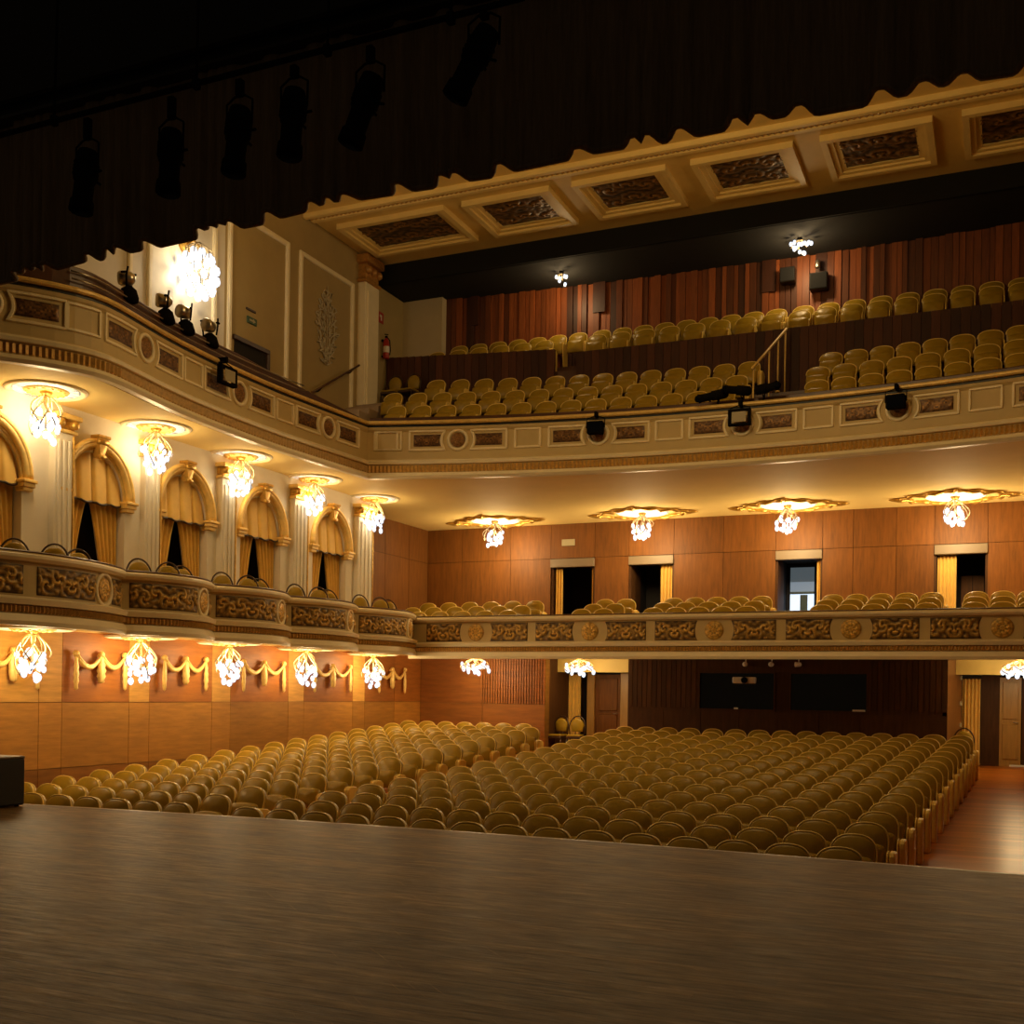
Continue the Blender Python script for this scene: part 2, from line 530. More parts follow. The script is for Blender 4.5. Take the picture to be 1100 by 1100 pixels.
# control booth
bx0, bx1, by = -8.56, -1.17, 26.5
booth = sroot('wall_booth', 'dark stained control booth wall between the two rear doorways')
m = MB()
m.box((bx0, by, -.3), (bx1, by + .12, 1.16))
m.box((bx0, by, 2.07), (bx1, by + .12, 2.5))
m.box((bx0, by, 1.16), (-6.78, by + .12, 2.07)); m.box((-2.86, by, 1.16), (bx1, by + .12, 2.07))
m.box((-4.95, by + .01, 1.16), (-4.62, by + .1, 2.07), .8)
for q in range(60):
    x0 = bx0 + (bx1 - bx0) * q / 60
    if x0 < -6.9 or x0 > -2.9:
        k = rng.uniform(.8, 1.25)
        m.box((x0 + .01, by - .012, 1.2), (x0 + .113, by + .02, 2.5), k)
for q in range(8):
    x0 = bx0 + (bx1 - bx0) * q / 8
    k = rng.uniform(.85, 1.2)
    m.box((x0 + .006, by - .012, -.2), (x0 + .918, by + .02, 1.12), k)
m.build('booth_front', M['wooddk'], booth)
m = MB(); m.add([(bx1 - .1, by, -.3), (bx1, by, -.3), (bx1 + .24, 28.05, -.3), (bx1 + .10, 28.05, -.3), (bx1 - .1, by, 2.5), (bx1, by, 2.5), (bx1 + .24, 28.05, 2.5), (bx1 + .10, 28.05, 2.5)], [(0, 1, 5, 4), (1, 2, 6, 5), (2, 3, 7, 6), (3, 0, 4, 7)], 1.2)
m.build('booth_side', mat('booth_side_wood', (.20, .085, .024), .4, noise=4, namt=.3, stretch=(5, 5, .5)), booth)
m = MB(); m.box((bx0, by + .12, -.3), (bx0 + .1, 29.6, 2.5))
m.build('booth_side', M['wooddk'], booth)
m = MB(); m.box((bx0 + .1, by + 1.9, -.3), (bx1 - .1, by + 2.0, 2.5))
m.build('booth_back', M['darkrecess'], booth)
for x0, x1, nm in ((-6.78, -4.95, 'window_1'), (-4.62, -2.86, 'window_2')):
    w = sroot(nm, 'dark glass viewing window of the control booth')
    m = MB(); m.box((x0, by + .05, 1.16), (x1, by + .06, 2.07)); m.build('pane', M['glass'], w)
    m = MB()
    for a, b in (((x0, 1.16), (x1, 1.19)), ((x0, 2.04), (x1, 2.07)), ((x0, 1.19), (x0 + .03, 2.04)), ((x1 - .03, 1.19), (x1, 2.04))):
        m.box((a[0], by - .02, a[1]), (b[0], by + .04, b[1]))
    m.build('window_frame', M['wooddk'], w)
# projector behind/at the booth window
t = thing('projector', 'small pale projector with round lens in the booth window', 'projector', (-5.66, by - .05, 1.80))
MB().bbox((-.27, -.1, 0), (.27, .06, .15), .02).build('body', M['white'], t)
m = MB(); m.lathe([(.06, -.16), (.075, -.15), (.075, -.09)], (0.02, 0, .075), 14, 'y'); m.build('lens', M['lens'], t)
for x, lab in ((-5.63, 'white clip spotlight under the balcony above the projector'), (-5.02, 'white clip spotlight under the balcony at the booth mullion'),
               (-4.40, 'white clip spotlight under the balcony turned sideways over the dark window')):
    t = thing('clip_spotlight', lab, 'spotlight', (x, by - .12, 2.25), 0, 'clip spotlights over the booth')
    m = MB(); m.lathe([(.02, -.09), (.06, -.08), (.05, .05), (.02, .07)], (0, 0, 0), 10, 'y' if x < -4.5 else 'x'); m.build('shade', M['white'], t)
    m = MB(); m.tube([(0, .02, .03), (0, .05, .12), (0, .09, .24)], .014, 6); m.build('stem', M['white'], t)
for x, w, lab in ((-5.86, .10, 'small pale tag on the sill of the dark booth window under the projector'), (-3.05, .28, 'long pale tag at the corner of the empty booth window')):
    o = MB().box((x - w / 2, by - .035, 1.185), (x + w / 2, by - .02, 1.225)).build('sill_tag', M['white'])
    tag(o, lab, 'tag')

# lobbies behind the two rear doorways
lob = sroot('wall_rear_lobby', 'dark lobby wall beyond the rear doorways')
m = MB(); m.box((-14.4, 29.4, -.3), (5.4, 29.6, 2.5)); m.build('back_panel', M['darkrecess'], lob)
m = MB(); m.box((-10.9, 26.8, -.3), (-10.78, 29.4, 2.5)); m.build('side_panel', M['wooddk'], lob)
for x0, x1 in ((-10.78, bx0), (bx1, 5.4)):
    m = MB(); m.box((x0, 27.35, 2.06), (x1, 27.5, 2.5))
    struct('trim_fascia', m, M['fascia'], None, 'yellow painted fascia above a rear doorway')
for x0, x1 in ((-10.30, -10.08), (-9.36, -9.10)):
    m = MB(); m.bbox((x0, 28.3, -.06), (x1, 28.5, 2.06), .015)
    struct('trim_door_jamb', m, M['paledoor'], None, 'amber doorway jamb in the rear lobby')
d = sroot('door_5', 'brown wooden door in the rear lobby by the mustard curtain')
m = MB()
m.box((-10.08, 28.40, -.05), (-9.36, 28.46, 2.02), .9)
for z0, z1 in ((.12, .95), (1.05, 1.92)): m.bbox((-9.98, 28.37, z0), (-9.46, 28.41, z1), .012, 1.05)
m.build('door_leaf', M['wood'], d)
m = MB(); m.tube([(-9.45, 28.36, .98), (-9.45, 28.30, .98), (-9.55, 28.30, .98)], .012, 6); m.build('door_handle', M['steel'], d)
d = sroot('door_6', 'amber wooden door in the rear lobby across the wide aisle')
m = MB()
m.box((-.12, 28.40, -.05), (.34, 28.46, 2.02))
m.bbox((-.06, 28.37, .12), (.28, 28.41, .95), .012); m.bbox((-.06, 28.37, 1.05), (.28, 28.41, 1.92), .012)
m.build('door_leaf', M['paledoor'], d)
m = MB(); m.tube([(.27, 28.36, .98), (.27, 28.3, .98), (.17, 28.3, .98)], .012, 6); m.build('door_handle', M['steel'], d)
m = MB()
m.box((.36, 28.4, -.05), (.9, 28.46, 2.02)); m.box((-.52, 28.45, -.05), (-.12, 28.5, 2.06))
struct('trim_lobby_panel', m, M['wooddk'], None, 'dark lobby panelling beside the amber door')
for z in (1.95, 1.35, .85):
    t = MB().bbox((bx1 + .20, 27.86, z), (bx1 + .25, 27.98, z + .1), .01).build('switch_plate', M['signcream'])
    tag(t, {1.95: 'cream switch plate on the booth side, topmost of three', 1.35: 'cream switch plate on the booth side, middle of three', .85: 'cream switch plate on the booth side, lowest of three'}[z], 'switch')
t = MB().bbox((.10, 28.30, -.05), (.45, 28.36, .0), .01).build('door_mat_bar', M['white'])
tag(t, 'pale threshold bar on the floor before the amber lobby door', 'threshold')

def curtain(name, label, x0, x1, y, z0, z1, folds, material, cinch=0., axis='x', group=None, amp=.045):
    t = thing(name, label, 'curtain', (0, 0, 0), 0, group)
    m = MB()
    n = folds * 6
    def fn(u, v):
        z = z0 + (z1 - z0) * v
        c = (x0 + x1) / 2
        k = 1 - cinch * math.exp(-((v - .45) / .25) ** 2)
        a = c + (x0 + (x1 - x0) * u - c) * k
        b = y + amp * sin(2 * PI * folds * u + .6 * sin(3 * v)) * (.7 + .3 * v) * k
        return (a, b, z) if axis == 'x' else (b, a, z)
    m.grid(fn, n, 10)
    m.build('cloth', material, t)
    m = MB()
    p0, p1 = ((x0 - .05, y, z1 + .01), (x1 + .05, y, z1 + .01))
    if axis != 'x': p0, p1 = (p0[1], p0[0], p0[2]), (p1[1], p1[0], p1[2])
    m.tube([p0, p1], .018, 6)
    m.build('rod', M['chairframe'], t)
    return t
curtain('door_curtain', 'mustard curtain hanging in the rear stalls doorway behind the arched chairs', -10.92, -10.44, 28.2, -.02, 2.02, 5, M['drape'])
curtain('door_curtain', 'mustard curtain in the rear doorway at the end of the wide aisle', -.92, -.53, 28.2, -.02, 1.98, 5, M['drape'])

# ------------------------------------------------------------------ circle (first balcony)
YC = 23.4                        # line of the central front
joints = [10.6, 13.86, 16.0, 18.3, 20.8, 23.4]
def box_path(y0, y1, n=12, bulge=.46):
    return Path([(-13.0 + bulge * sin(PI * k / n) ** .8, y0 + (y1 - y0) * k / n) for k in range(n + 1)])
front_pts = []
for a, b in zip(joints, joints[1:]):
    pts = [tuple(p) for p in box_path(a, b).p]
    front_pts += pts if not front_pts else pts[1:]
mir = [(2 * CXH - x, y) for x, y in reversed(front_pts)]
# slab under the circle
m = MB()
poly = [(x - .1, y) for x, y in front_pts[:-1]] + [(-13.05, YC + .12), (2 * CXH + 13.05, YC + .12)] + [(x + .1, y) for x, y in mir[1:]]
poly = poly + [(5.5, 10.6), (5.5, 28.6), (-15.4, 28.6), (-15.4, 10.6)]
n = len(poly)
Z0, Z1 = 2.42, 2.55
m.add([(x, y, Z0) for x, y in poly] + [(x, y, Z1) for x, y in poly], [tuple(range(n)), tuple(range(n, 2 * n))[::-1]] + [(k, (k + 1) % n, n + (k + 1) % n, n + k) for k in range(n)])
struct('ceiling_stalls', m, M['soffit'], None, 'cream soffit under the circle and boxes')
m = MB()
for k, (y, z) in enumerate(((24.15, 2.56), (25.0, 2.74), (25.85, 2.92))):
    m.box((-15.1, y - .45, 2.54), (5.3, 28.4 if k == 2 else y + .4, z))
struct('floor_circle', m, M['woodrail'], None, 'stepped wooden floor of the circle')

def front_profile(zb, zt):
    """parapet: lip, bead-strip bed, lower band, frieze, rail"""
    h = zt - zb
    f = lambda q: zb + h * q
    return [(-.22, f(.06)), (-.02, f(0)), (.09, f(0)), (.10, f(.06)), (.06, f(.15)), (.05, f(.17)), (.05, f(.28)), (.10, f(.29)), (.12, f(.36)), (.02, f(.39)),
            (0, f(.40)), (0, f(.86)), (.05, f(.88)), (.09, f(.93)), (.09, f(.97)), (.06, f(1)), (-.18, f(1)), (-.18, f(.4)), (-.22, f(.2))]
def LIPS(f):
    return ([(-.01, f(.0) - .004), (.10, f(.0) - .004), (.112, f(.06)), (.07, f(.155)), (.05, f(.155))],
            [(.05, f(.285)), (.11, f(.285)), (.132, f(.36)), (.02, f(.40))],
            [(.0, f(.865)), (.06, f(.885)), (.10, f(.93)), (.10, f(.97)), (.06, f(.995))])
def bead_strip(mb, path, z0, z1, out, pitch=.085):
    n = max(2, int(path.len / pitch) * 2)
    pts = path.dense(path.len / n)
    vs, fs = [], []
    for i, (x, y, nx, ny) in enumerate(pts):
        o = out + (.035 if i % 2 else .005)
        for oo, z in ((out, z0), (o, z0 + .02), (o, z1 - .02), (out, z1)):
            vs.append((x + nx * oo, y + ny * oo, z))
    for i in range(len(pts) - 1):
        fs += [(i * 4 + k, i * 4 + 4 + k, i * 4 + 5 + k, i * 4 + 1 + k) for k in range(3)]
    mb.add(vs, fs, [.75 + .4 * (i // 3 % 2) for i in range(len(fs))], False)
def carved_panel(name, parent, path, s0, s1, z0, z1, out, seed, material, nu, nv, depth=.045, concave=None, rc=.3):
    """relief panel; concave = 'a' / 'b' hollows the end next to a roundel"""
    a = (s1 - s0) / (z1 - z0)
    sc = .5
    m = MB()
    def lim(v):
        lo, hi = s0, s1
        dz = (v - .5) * (z1 - z0)
        k = math.sqrt(max(0, rc * rc - dz * dz)) - math.sqrt(max(0, rc * rc - ((z1 - z0) / 2) ** 2)) if concave else 0
        if concave in ('a', 'ab'): lo = s0 + k
        if concave in ('b', 'ab'): hi = s1 - k
        return lo, hi
    def hh(u, v):
        e = min(1, 12 * min(u, 1 - u) * a, 12 * min(v, 1 - v))
        return relief(u * a, v, a, seed) * max(0, e)
    def fn(u, v):
        lo, hi = lim(v)
        return path.P(lo + (hi - lo) * u, z0 + (z1 - z0) * v, out + depth * hh(u, v))
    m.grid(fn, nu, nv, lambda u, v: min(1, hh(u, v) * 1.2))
    return m.build(name, material, parent), lim
def frame_line(path, s0, s1, z0, z1, out, concave=None, rc=.3, n=8):
    hz = (z1 - z0) / 2; zc = (z0 + z1) / 2
    k0 = math.sqrt(max(0, rc * rc - hz * hz))
    pts = []
    m = 10
    for k in range(m): pts.append(path.P(s0 + (s1 - s0) * k / m, z0, out))
    for k in range(n):
        z = z0 + (z1 - z0) * k / n
        d = math.sqrt(max(0, rc * rc - (z - zc) ** 2)) - k0 if concave == 'b' else 0
        pts.append(path.P(s1 - d, z, out))
    for k in range(m): pts.append(path.P(s1 + (s0 - s1) * k / m, z1, out))
    for k in range(n):
        z = z1 + (z0 - z1) * k / n
        d = math.sqrt(max(0, rc * rc - (z - zc) ** 2)) - k0 if concave == 'a' else 0
        pts.append(path.P(s0 + d, z, out))
    return pts
def roundel(parent, path, s, z, r, out, seed, ring=True, material=None):
    p = []
    if ring:
        m = MB()
        m.tube([path.P(s + (r + .05) * cos(2 * PI * k / 28), z + (r + .05) * sin(2 * PI * k / 28), out) for k in range(28)], .034, 6, True)
        p.append(m.build('roundel_ring', M['cream_lt'], parent))
    m = MB()
    def hh(u, v):
        q = u * r * 4
        return (.35 + .65 * abs(cos(4 * 2 * PI * v + (2.2 if u > .55 else 0)))) * (.45 + .55 * abs(sin(PI * (u * 2.6 + .15)))) * (1 - u ** 8)
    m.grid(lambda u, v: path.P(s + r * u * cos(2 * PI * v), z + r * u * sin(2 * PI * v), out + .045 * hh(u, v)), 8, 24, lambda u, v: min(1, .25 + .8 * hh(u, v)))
    m.build('roundel_rosette', material or M['carved'], parent)

# the boxes, each its own parapet
ords = ['first', 'second', 'third', 'fourth', 'fifth', 'sixth', 'seventh', 'eighth', 'ninth', 'tenth', 'eleventh', 'twelfth', 'thirteenth', 'fourteenth', 'fifteenth', 'sixteenth', 'seventeenth', 'eighteenth', 'nineteenth', 'twentieth']
for i, (a, b) in enumerate(zip(joints, joints[1:])):
    path = box_path(a, b, 16)
    r = sroot('box_parapet', f'{ords[i]} rounded box front from the stage with carved gilt frieze')
    zb, zt = 2.34, 3.36 - .015 * i
    h = zt - zb
    m = MB(); m.sweep(path.mitred(), front_profile(zb, zt), True)
    m.build('parapet_shell', M['cream'], r)
    m = MB(); bead_strip(m, path, zb + h * .175, zb + h * .275, .065, .06)
    m.build('bead_strip', M['strip'], r)
    f = lambda q: zb + h * q
    m = MB()
    for pf in LIPS(f): m.sweep(path.mitred(), pf)
    m.build('lip_moulding', M['cream_lt'], r)
    m = MB(); m.sweep(path.mitred(), [(-.2, zt), (.05, zt), (.06, zt + .02), (.04, zt + .035), (-.2, zt + .035)], True)
    m.build('rail_cap', M['woodrail'], r)
    L = path.len
    za, zc = zb + h * .43, zb + h * .83
    big = (.40 * L if i == 0 else .05 * L, .60 * L)
    if i == 0: big = (.36 * L, .70 * L)
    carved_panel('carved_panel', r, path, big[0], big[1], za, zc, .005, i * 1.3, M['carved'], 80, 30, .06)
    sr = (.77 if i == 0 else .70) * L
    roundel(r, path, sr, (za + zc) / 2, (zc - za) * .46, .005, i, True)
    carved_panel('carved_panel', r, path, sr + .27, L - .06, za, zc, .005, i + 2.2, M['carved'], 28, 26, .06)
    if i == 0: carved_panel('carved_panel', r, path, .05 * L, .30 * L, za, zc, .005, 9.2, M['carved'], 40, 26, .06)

# central circle front
r = sroot('circle_parapet', 'long straight circle front with gilt scroll panels')
path = Path([(-13.0 + 17.0 * k / 34, YC) for k in range(34)] + [(2 * CXH + 13.0, YC)])
zb, zt = 2.275, 3.245
h = zt - zb
m = MB(); m.sweep(path.mitred(), front_profile(zb, zt), True); m.build('parapet_shell', M['cream'], r)
m = MB(); bead_strip(m, path, zb + h * .175, zb + h * .275, .065, .06); m.build('bead_strip', M['strip'], r)
f = lambda q: zb + h * q
m = MB()
for pf in LIPS(f): m.sweep(path.mitred(), pf)
m.build('lip_moulding', M['cream_lt'], r)
m = MB(); m.sweep(path.mitred(), [(-.2, zt), (.05, zt), (.06, zt + .02), (.04, zt + .03), (-.2, zt + .03)], True); m.build('rail_cap', M['woodrail'], r)
za, zc = zb + h * .415, zb + h * .845
for k in range(-3, 4):
    xr = -4.27 + 1.4 * (2 * k - 1)
    s = xr + 13.0
    if s < .5 or xr > 2.5: continue
    roundel(r, path, s, (za + zc) / 2, .205, .005, k, False)
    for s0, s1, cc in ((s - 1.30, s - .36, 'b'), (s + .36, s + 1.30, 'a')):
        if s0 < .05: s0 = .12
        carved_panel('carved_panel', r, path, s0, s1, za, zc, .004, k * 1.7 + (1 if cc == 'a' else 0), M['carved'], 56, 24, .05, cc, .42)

# ------------------------------------------------------------------ arcade of the boxes
XA = -14.2
centres = [12.25, 14.50, 16.72, 19.12, 21.70]
bays = [10.6, 13.68, 15.76, 17.92, 20.4, 23.4]
HW, ZS, EH = .69, 4.62, .84
m = MB()
for yc, a, b in zip(centres, bays, bays[1:]):
    arc = [(yc - HW * cos(PI * k / 20), ZS + .12 + (EH - .1) * sin(PI * k / 20)) for k in range(21)]
    poly = [(a, 2.6), (yc - HW, 2.6)] + arc + [(yc + HW, 2.6), (b, 2.6), (b, 6.12), (a, 6.12)]
    m.add([(XA, y, z) for y, z in poly], [tuple(range(len(poly)))])
    rev = [(yc - HW, 2.6)] + arc + [(yc + HW, 2.6)]
    vs = [(XA, y, z) for y, z in rev] + [(XA - .5, y, z) for y, z in rev]
    q = len(rev)
    m.add(vs, [(k, k + 1, q + k + 1, q + k) for k in range(q - 1)])
m.box((-15.25, 23.4, 2.6), (XA, 23.46, 6.12))
struct('wall_left_arcade', m, M['creamwall'], None, 'cream arcade wall behind the boxes')
m = MB(); m.box((-14.9, 10.6, 2.6), (-14.75, 23.4, 6.1))
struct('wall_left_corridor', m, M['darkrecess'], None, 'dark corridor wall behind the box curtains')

near = ['beside the stage', 'behind the second box', 'behind the third box', 'behind the fourth box', 'beside the circle']
for i, yc in enumerate(centres):
    t = sroot('trim_arch', f'gilded arch moulding with keystone, {near[i]}')
    m = MB()
    A, B = HW + .06, EH + .03
    for rr, o, tn in ((.075, .03, 1.), (.045, .075, 1.15), (.03, .0, .8)):
        k2 = {.075: 0, .045: .05, .03: -.075}[rr]
        m.tube([(XA + o, yc - (A + k2) * cos(PI * k / 28), ZS + .12 + (B + k2) * sin(PI * k / 28)) for k in range(29)], rr, 7, tint=tn)
    m.build('arch_moulding', M['goldplain'], t)
    for sg in (-1, 1):
        m = MB()
        y = yc + sg * (HW + .06)
        for z0, z1, o, w in ((4.56, 4.62, .08, .10), (4.62, 4.69, .11, .12), (4.69, 4.74, .14, .14)):
            m.bbox((XA - .1, y - w, z0), (XA + o, y + w, z1), .01)
        m.build('impost', M['goldplain'], t)
    m = MB()
    zk = ZS + .12 + EH
    m.add([(XA + .0, yc - .05, zk - .20), (XA + .0, yc + .05, zk - .20), (XA, yc + .11, zk + .13), (XA, yc - .11, zk + .13),
           (XA + .15, yc - .05, zk - .20), (XA + .13, yc + .05, zk - .20), (XA + .17, yc + .11, zk + .13), (XA + .17, yc - .11, zk + .13)],
          [(4, 5, 6, 7), (0, 4, 7, 3), (1, 2, 6, 5), (3, 7, 6, 2), (0, 1, 5, 4)])
    m.bbox((XA, yc - .14, zk + .12), (XA + .2, yc + .14, zk + .17), .01)
    m.lathe([(.02, yc - .12), (.05, yc - .10), (.05, yc + .10), (.02, yc + .12)], (XA + .15, 0, zk + .06), 10, 'y')
    m.lathe([(.02, yc - .07), (.04, yc - .06), (.04, yc + .06), (.02, yc + .07)], (XA + .13, 0, zk - .19), 10, 'y')
    m.build('keystone', M['gold'], t)
    # drapery
    t = thing('arch_drapery', f'mustard curtains and pleated pelmet in the arch {near[i]}', 'curtain', (0, 0, 0), 0, 'draped arches behind the boxes')
    m = MB()
    def fp(u, v, yc=yc):
        y = yc - HW + 2 * HW * u
        top = ZS + .11 + (EH - .08) * math.sqrt(max(0, 1 - (2 * u - 1) ** 2))
        bot = ZS + .07 - .05 * abs(sin(PI * 4 * u)) - .03 * (1 - (2 * u - 1) ** 2)
        z = bot + (top - bot) * v
        pl = abs(((u * 4.0) % 1) - .5) * 2
        x = XA - .13 + .11 * (1 - .5 * v) * (1 - pl ** 7) - .01
        return (x, y, z)
    m.grid(fp, 48, 8)
    m.build('pelmet', M['pelmetcloth'], t)
    m = MB()
    m.tube([fp(k / 24, 0)[:1] + fp(k / 24, 0)[1:] for k in range(25)], .022, 5)
    m.build('pelmet_trim', M['chairframe'], t)
    wide = (.70, .62, .60, .56, .52)[i]
    for sg in (-1, 1):
        m = MB()
        def fd(u, v, yc=yc, sg=sg):
            z = 2.7 + (ZS + .10 - 2.7) * v
            gp = (1 - v) ** .75 * HW * wide
            inner = gp; outer = HW - .02
            o = inner + (outer - inner) * u
            x = XA - .20 + .035 * sin(2 * PI * 5 * u + 1.2 * v + sg)
            return (x, yc + sg * o, z)
        m.grid(fd, 40, 14)
        m.build('drape', M['drape'], t)
        m = MB()
        z = 3.05
        m.tube([(XA - .24, yc + sg * HW * .99, z + .25), (XA - .22, yc + sg * HW * .85, z + .08), (XA - .24, yc + sg * HW * .62, z)], .022, 6)
        m.build('tieback', M['goldplain'], t)
# pilasters
pil = [(13.48, 13.90), (15.56, 15.98), (17.68, 18.14), (20.12, 20.66), (22.72, 23.40), (11.0, 11.4)]
pn = ['beside the second arch', 'between the second and third arches', 'between the third and fourth arches', 'between the fourth and fifth arches', 'at the end of the arcade', 'next to the stage']
for (a, b), lab in zip(pil, pn):
    t = sroot('trim_pilaster', f'cream fluted pilaster with gilt edge {lab}')
    m = MB(); m.bbox((XA - .05, a, 2.6), (XA + .13, b, 5.62), .015)
    for k in range(3):
        y = a + (b - a) * (k + .8) / 3.9
        m.bbox((XA + .1, y - .035, 2.9), (XA + .155, y + .035, 5.5), .012)
    m.build('shaft', M['creamwall'], t)
    m = MB(); m.bbox((XA + .1, b - .055, 2.7), (XA + .15, b - .015, 5.6), .01); m.build('gilt_edge', M['gold'], t)
    m = MB()
    m.bbox((XA - .05, a - .03, 5.62), (XA + .17, b + .03, 5.68), .012)
    m.bbox((XA - .05, a - .06, 5.84), (XA + .24, b + .06, 5.92), .012)
    m.build('abacus', M['goldplain'], t)
    m = MB()
    for y in (a + .06, b - .06):
        m.lathe([(.03, -.1), (.07, -.08), (.07, .08), (.03, .1)], (XA + .14, y, 5.77), 10, 'x')
    m.bbox((XA - .02, a, 5.68), (XA + .13, b, 5.84), .02)
    m.build('capital', M['gold'], t)

# ------------------------------------------------------------------ circle rear wall with four doorways
YR = 28.3
doors = [(-11.40, -10.13), (-9.17, -7.95), (-5.32, -4.18), (-1.59, -.42)]
brk = [-15.2, -14.1, -12.6, -11.40, -10.13, -9.17, -7.95, -6.65, -5.32, -4.18, -3.45, -2.45, -1.59, -.42, .6, 1.8, 3.0, 4.2, 5.3]
m = MB()
for a, b in zip(brk, brk[1:]):
    k = rng.uniform(.86, 1.1)
    m.box((a + .005, YR, 5.17), (b - .005, YR + .03, 6.12), (k, k * .97, k * .92))
    m.box((a, YR + .02, 5.16), (b, YR + .15, 6.12), .35)
    if (a, b) in doors: continue
    m.box((a, YR + .02, 2.6), (b, YR + .15, 5.2), .35)
    k = rng.uniform(.86, 1.1)
    m.box((a + .005, YR, 2.7), (b - .005, YR + .03, 5.16), (k, k * .97, k * .92))
struct('wall_rear_circle', m, M['wood'], None, 'walnut panelled rear wall of the circle')
m = MB()
ysl = [23.46, 24.6, 25.9, 27.2, 28.3]
m.box((-15.4, 23.46, 2.6), (-15.22, 28.5, 6.12), .35)
for a, b in zip(ysl, ysl[1:]):
    for z0, z1 in ((2.7, 5.16), (5.17, 6.1)):
        k = rng.uniform(.8, 1.)
        m.box((-15.23, a + .005, z0), (-15.2, b - .005, z1), k)
struct('wall_left_circle', m, M['wood'], None, 'walnut panelled side wall of the circle')
dlab = ['nearest the side wall', 'second from the side wall', 'with the bluish window beyond', 'above the wide aisle']
for i, (a, b) in enumerate(doors):
    d = sroot(f'door_{i + 1}', f'open circle doorway {dlab[i]}')
    m = MB(); m.bbox((a, YR - .05, 4.92), (b, YR + .12, 5.15), .012); m.build('lintel', mat('grey_brown_lintel', (.20, .14, .08), .5) if i == 0 else bpy.data.materials['grey_brown_lintel'], d)
    m = MB()
    m.box((a - .02, YR + .05, 2.7), (a + .05, YR + .9, 4.95)); m.box((b - .05, YR + .05, 2.7), (b + .02, YR + .9, 4.95))
    m.build('door_jamb', M['wooddk'], d)
    m = MB()
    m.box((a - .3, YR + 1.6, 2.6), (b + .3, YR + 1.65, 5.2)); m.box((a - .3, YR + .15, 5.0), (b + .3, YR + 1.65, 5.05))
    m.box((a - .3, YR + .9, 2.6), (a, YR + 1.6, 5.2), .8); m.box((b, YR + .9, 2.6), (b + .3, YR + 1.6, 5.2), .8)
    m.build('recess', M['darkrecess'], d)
    if i == 2:
        wx = [(-4.98, -4.40)]
        for nm, z0, z1, mm in (('window_blind', 4.51, 4.89, 'daydim'), ('window_pane', 4.25, 4.51, 'daymid'), ('window_pane', 2.9, 4.19, 'daylight')):
            m = MB(); m.box((-5.21, YR + 1.5, z0), (-4.6, YR + 1.53, z1)); m.build(nm, M[mm], d)
        m = MB(); m.box((-5.21, YR + 1.47, 4.19), (-4.6, YR + 1.52, 4.25)); m.box((-4.95, YR + 1.48, 2.9), (-4.76, YR + 1.5, 4.17), .9)
        m.build('window_bar', mat('blue_grey_bar', (.10, .16, .20), .4), d)
    else:
        m = MB(); m.box((b - .62, YR + 1.5, 2.7), (b - .10, YR + 1.58, 4.55), .9)
        if i == 3: m.box((b - .37, YR + 1.47, 2.7), (b - .35, YR + 1.51, 4.55), .3)
        m.build('inner_door', M['wood'] if i == 3 else M['wooddk'], d)
for lab, x0, x1, f in (('mustard curtain at the wall-side edge of the first circle doorway', -11.32, -11.10, 3), ('narrow mustard curtain at the far edge of the first circle doorway', -10.26, -10.16, 2),
                       ('mustard curtain hanging in the second circle doorway', -8.34, -7.98, 4), ('thin mustard curtain in the circle doorway with the bluish window', -4.33, -4.21, 2),
                       ('wide mustard curtain in the circle doorway above the wide aisle', -1.52, -1.10, 5)):
    curtain('door_curtain', lab, x0, x1, YR + .16, 2.7, 4.90, f, M['drape'], amp=.035)
t = MB().bbox((-11.08, YR - .03, 5.50), (-10.70, YR, 5.68), .008).build('wall_sign', M['signcream'])
tag(t, 'small pale rectangular sign plate above the first circle doorway', 'sign')

# ------------------------------------------------------------------ gallery (second balcony)
def railY(x): return 22.1 - .0205 * (x - CXH) ** 2
XG = -12.72
gl = [(-13.5, 10.9), (-13.17, 11.4), (-12.72, 11.95), (-12.45, 12.45), (-12.40, 12.9), (-12.55, 13.7), (-12.72, 14.6), (-12.82, 15.6), (-12.88, 16.6), (-12.9, 17.6), (-12.86, 18.6), (-12.8, 19.6), (XG, railY(XG))]
# smooth the side run
def smooth(pts, it=1):
    for _ in range(it):
        q = [pts[0]]
        for a, b in zip(pts, pts[1:]):
            q += [(a[0] * .75 + b[0] * .25, a[1] * .75 + b[1] * .25), (a[0] * .25 + b[0] * .75, a[1] * .25 + b[1] * .75)]
        q.append(pts[-1]); pts = q
    return pts
gl = smooth(gl, 1)
NA = 40
XE = 2 * CXH - XG
arc = [(XG + (XE - XG) * k / NA, railY(XG + (XE - XG) * k / NA)) for k in range(NA + 1)]
gr = [(2 * CXH - x, y) for x, y in reversed(gl)]
gpath = Path(gl + arc[1:] + gr[1:])
sideP, arcP = Path(gl), Path(arc)
m = MB()
poly = [(p[0] - p[2] * .12, p[1] - p[3] * .12) for p in gpath.mitred()] + [(5.5, 10.9), (5.5, 28.6), (-15.4, 28.6), (-15.4, 10.9)]
n = len(poly)
m.add([(x, y, 6.1) for x, y in poly] + [(x, y, 6.3) for x, y in poly], [tuple(range(n)), tuple(range(n, 2 * n))[::-1]] + [(k, (k + 1) % n, n + (k + 1) % n, n + k) for k in range(n)])
struct('ceiling_circle', m, M['soffit'], None, 'cream soffit under the gallery lit by chandeliers')
r = sroot('gallery_parapet', 'sweeping gallery front with framed panels and roundels')
gm = gpath.mitred()
m = MB()
m.sweep(gm, [(-.14, 6.12), (-.02, 6.07), (.10, 6.07), (.13, 6.12), (.10, 6.17), (.05, 6.19), (.05, 6.36), (.09, 6.38), (.10, 6.43), (.04, 6.47), (.01, 6.5), (.0, 6.7), (.0, 7.08), (.04, 7.13), (.05, 7.18), (-.14, 7.18)], True)
m.build('parapet_shell', M['cream'], r)
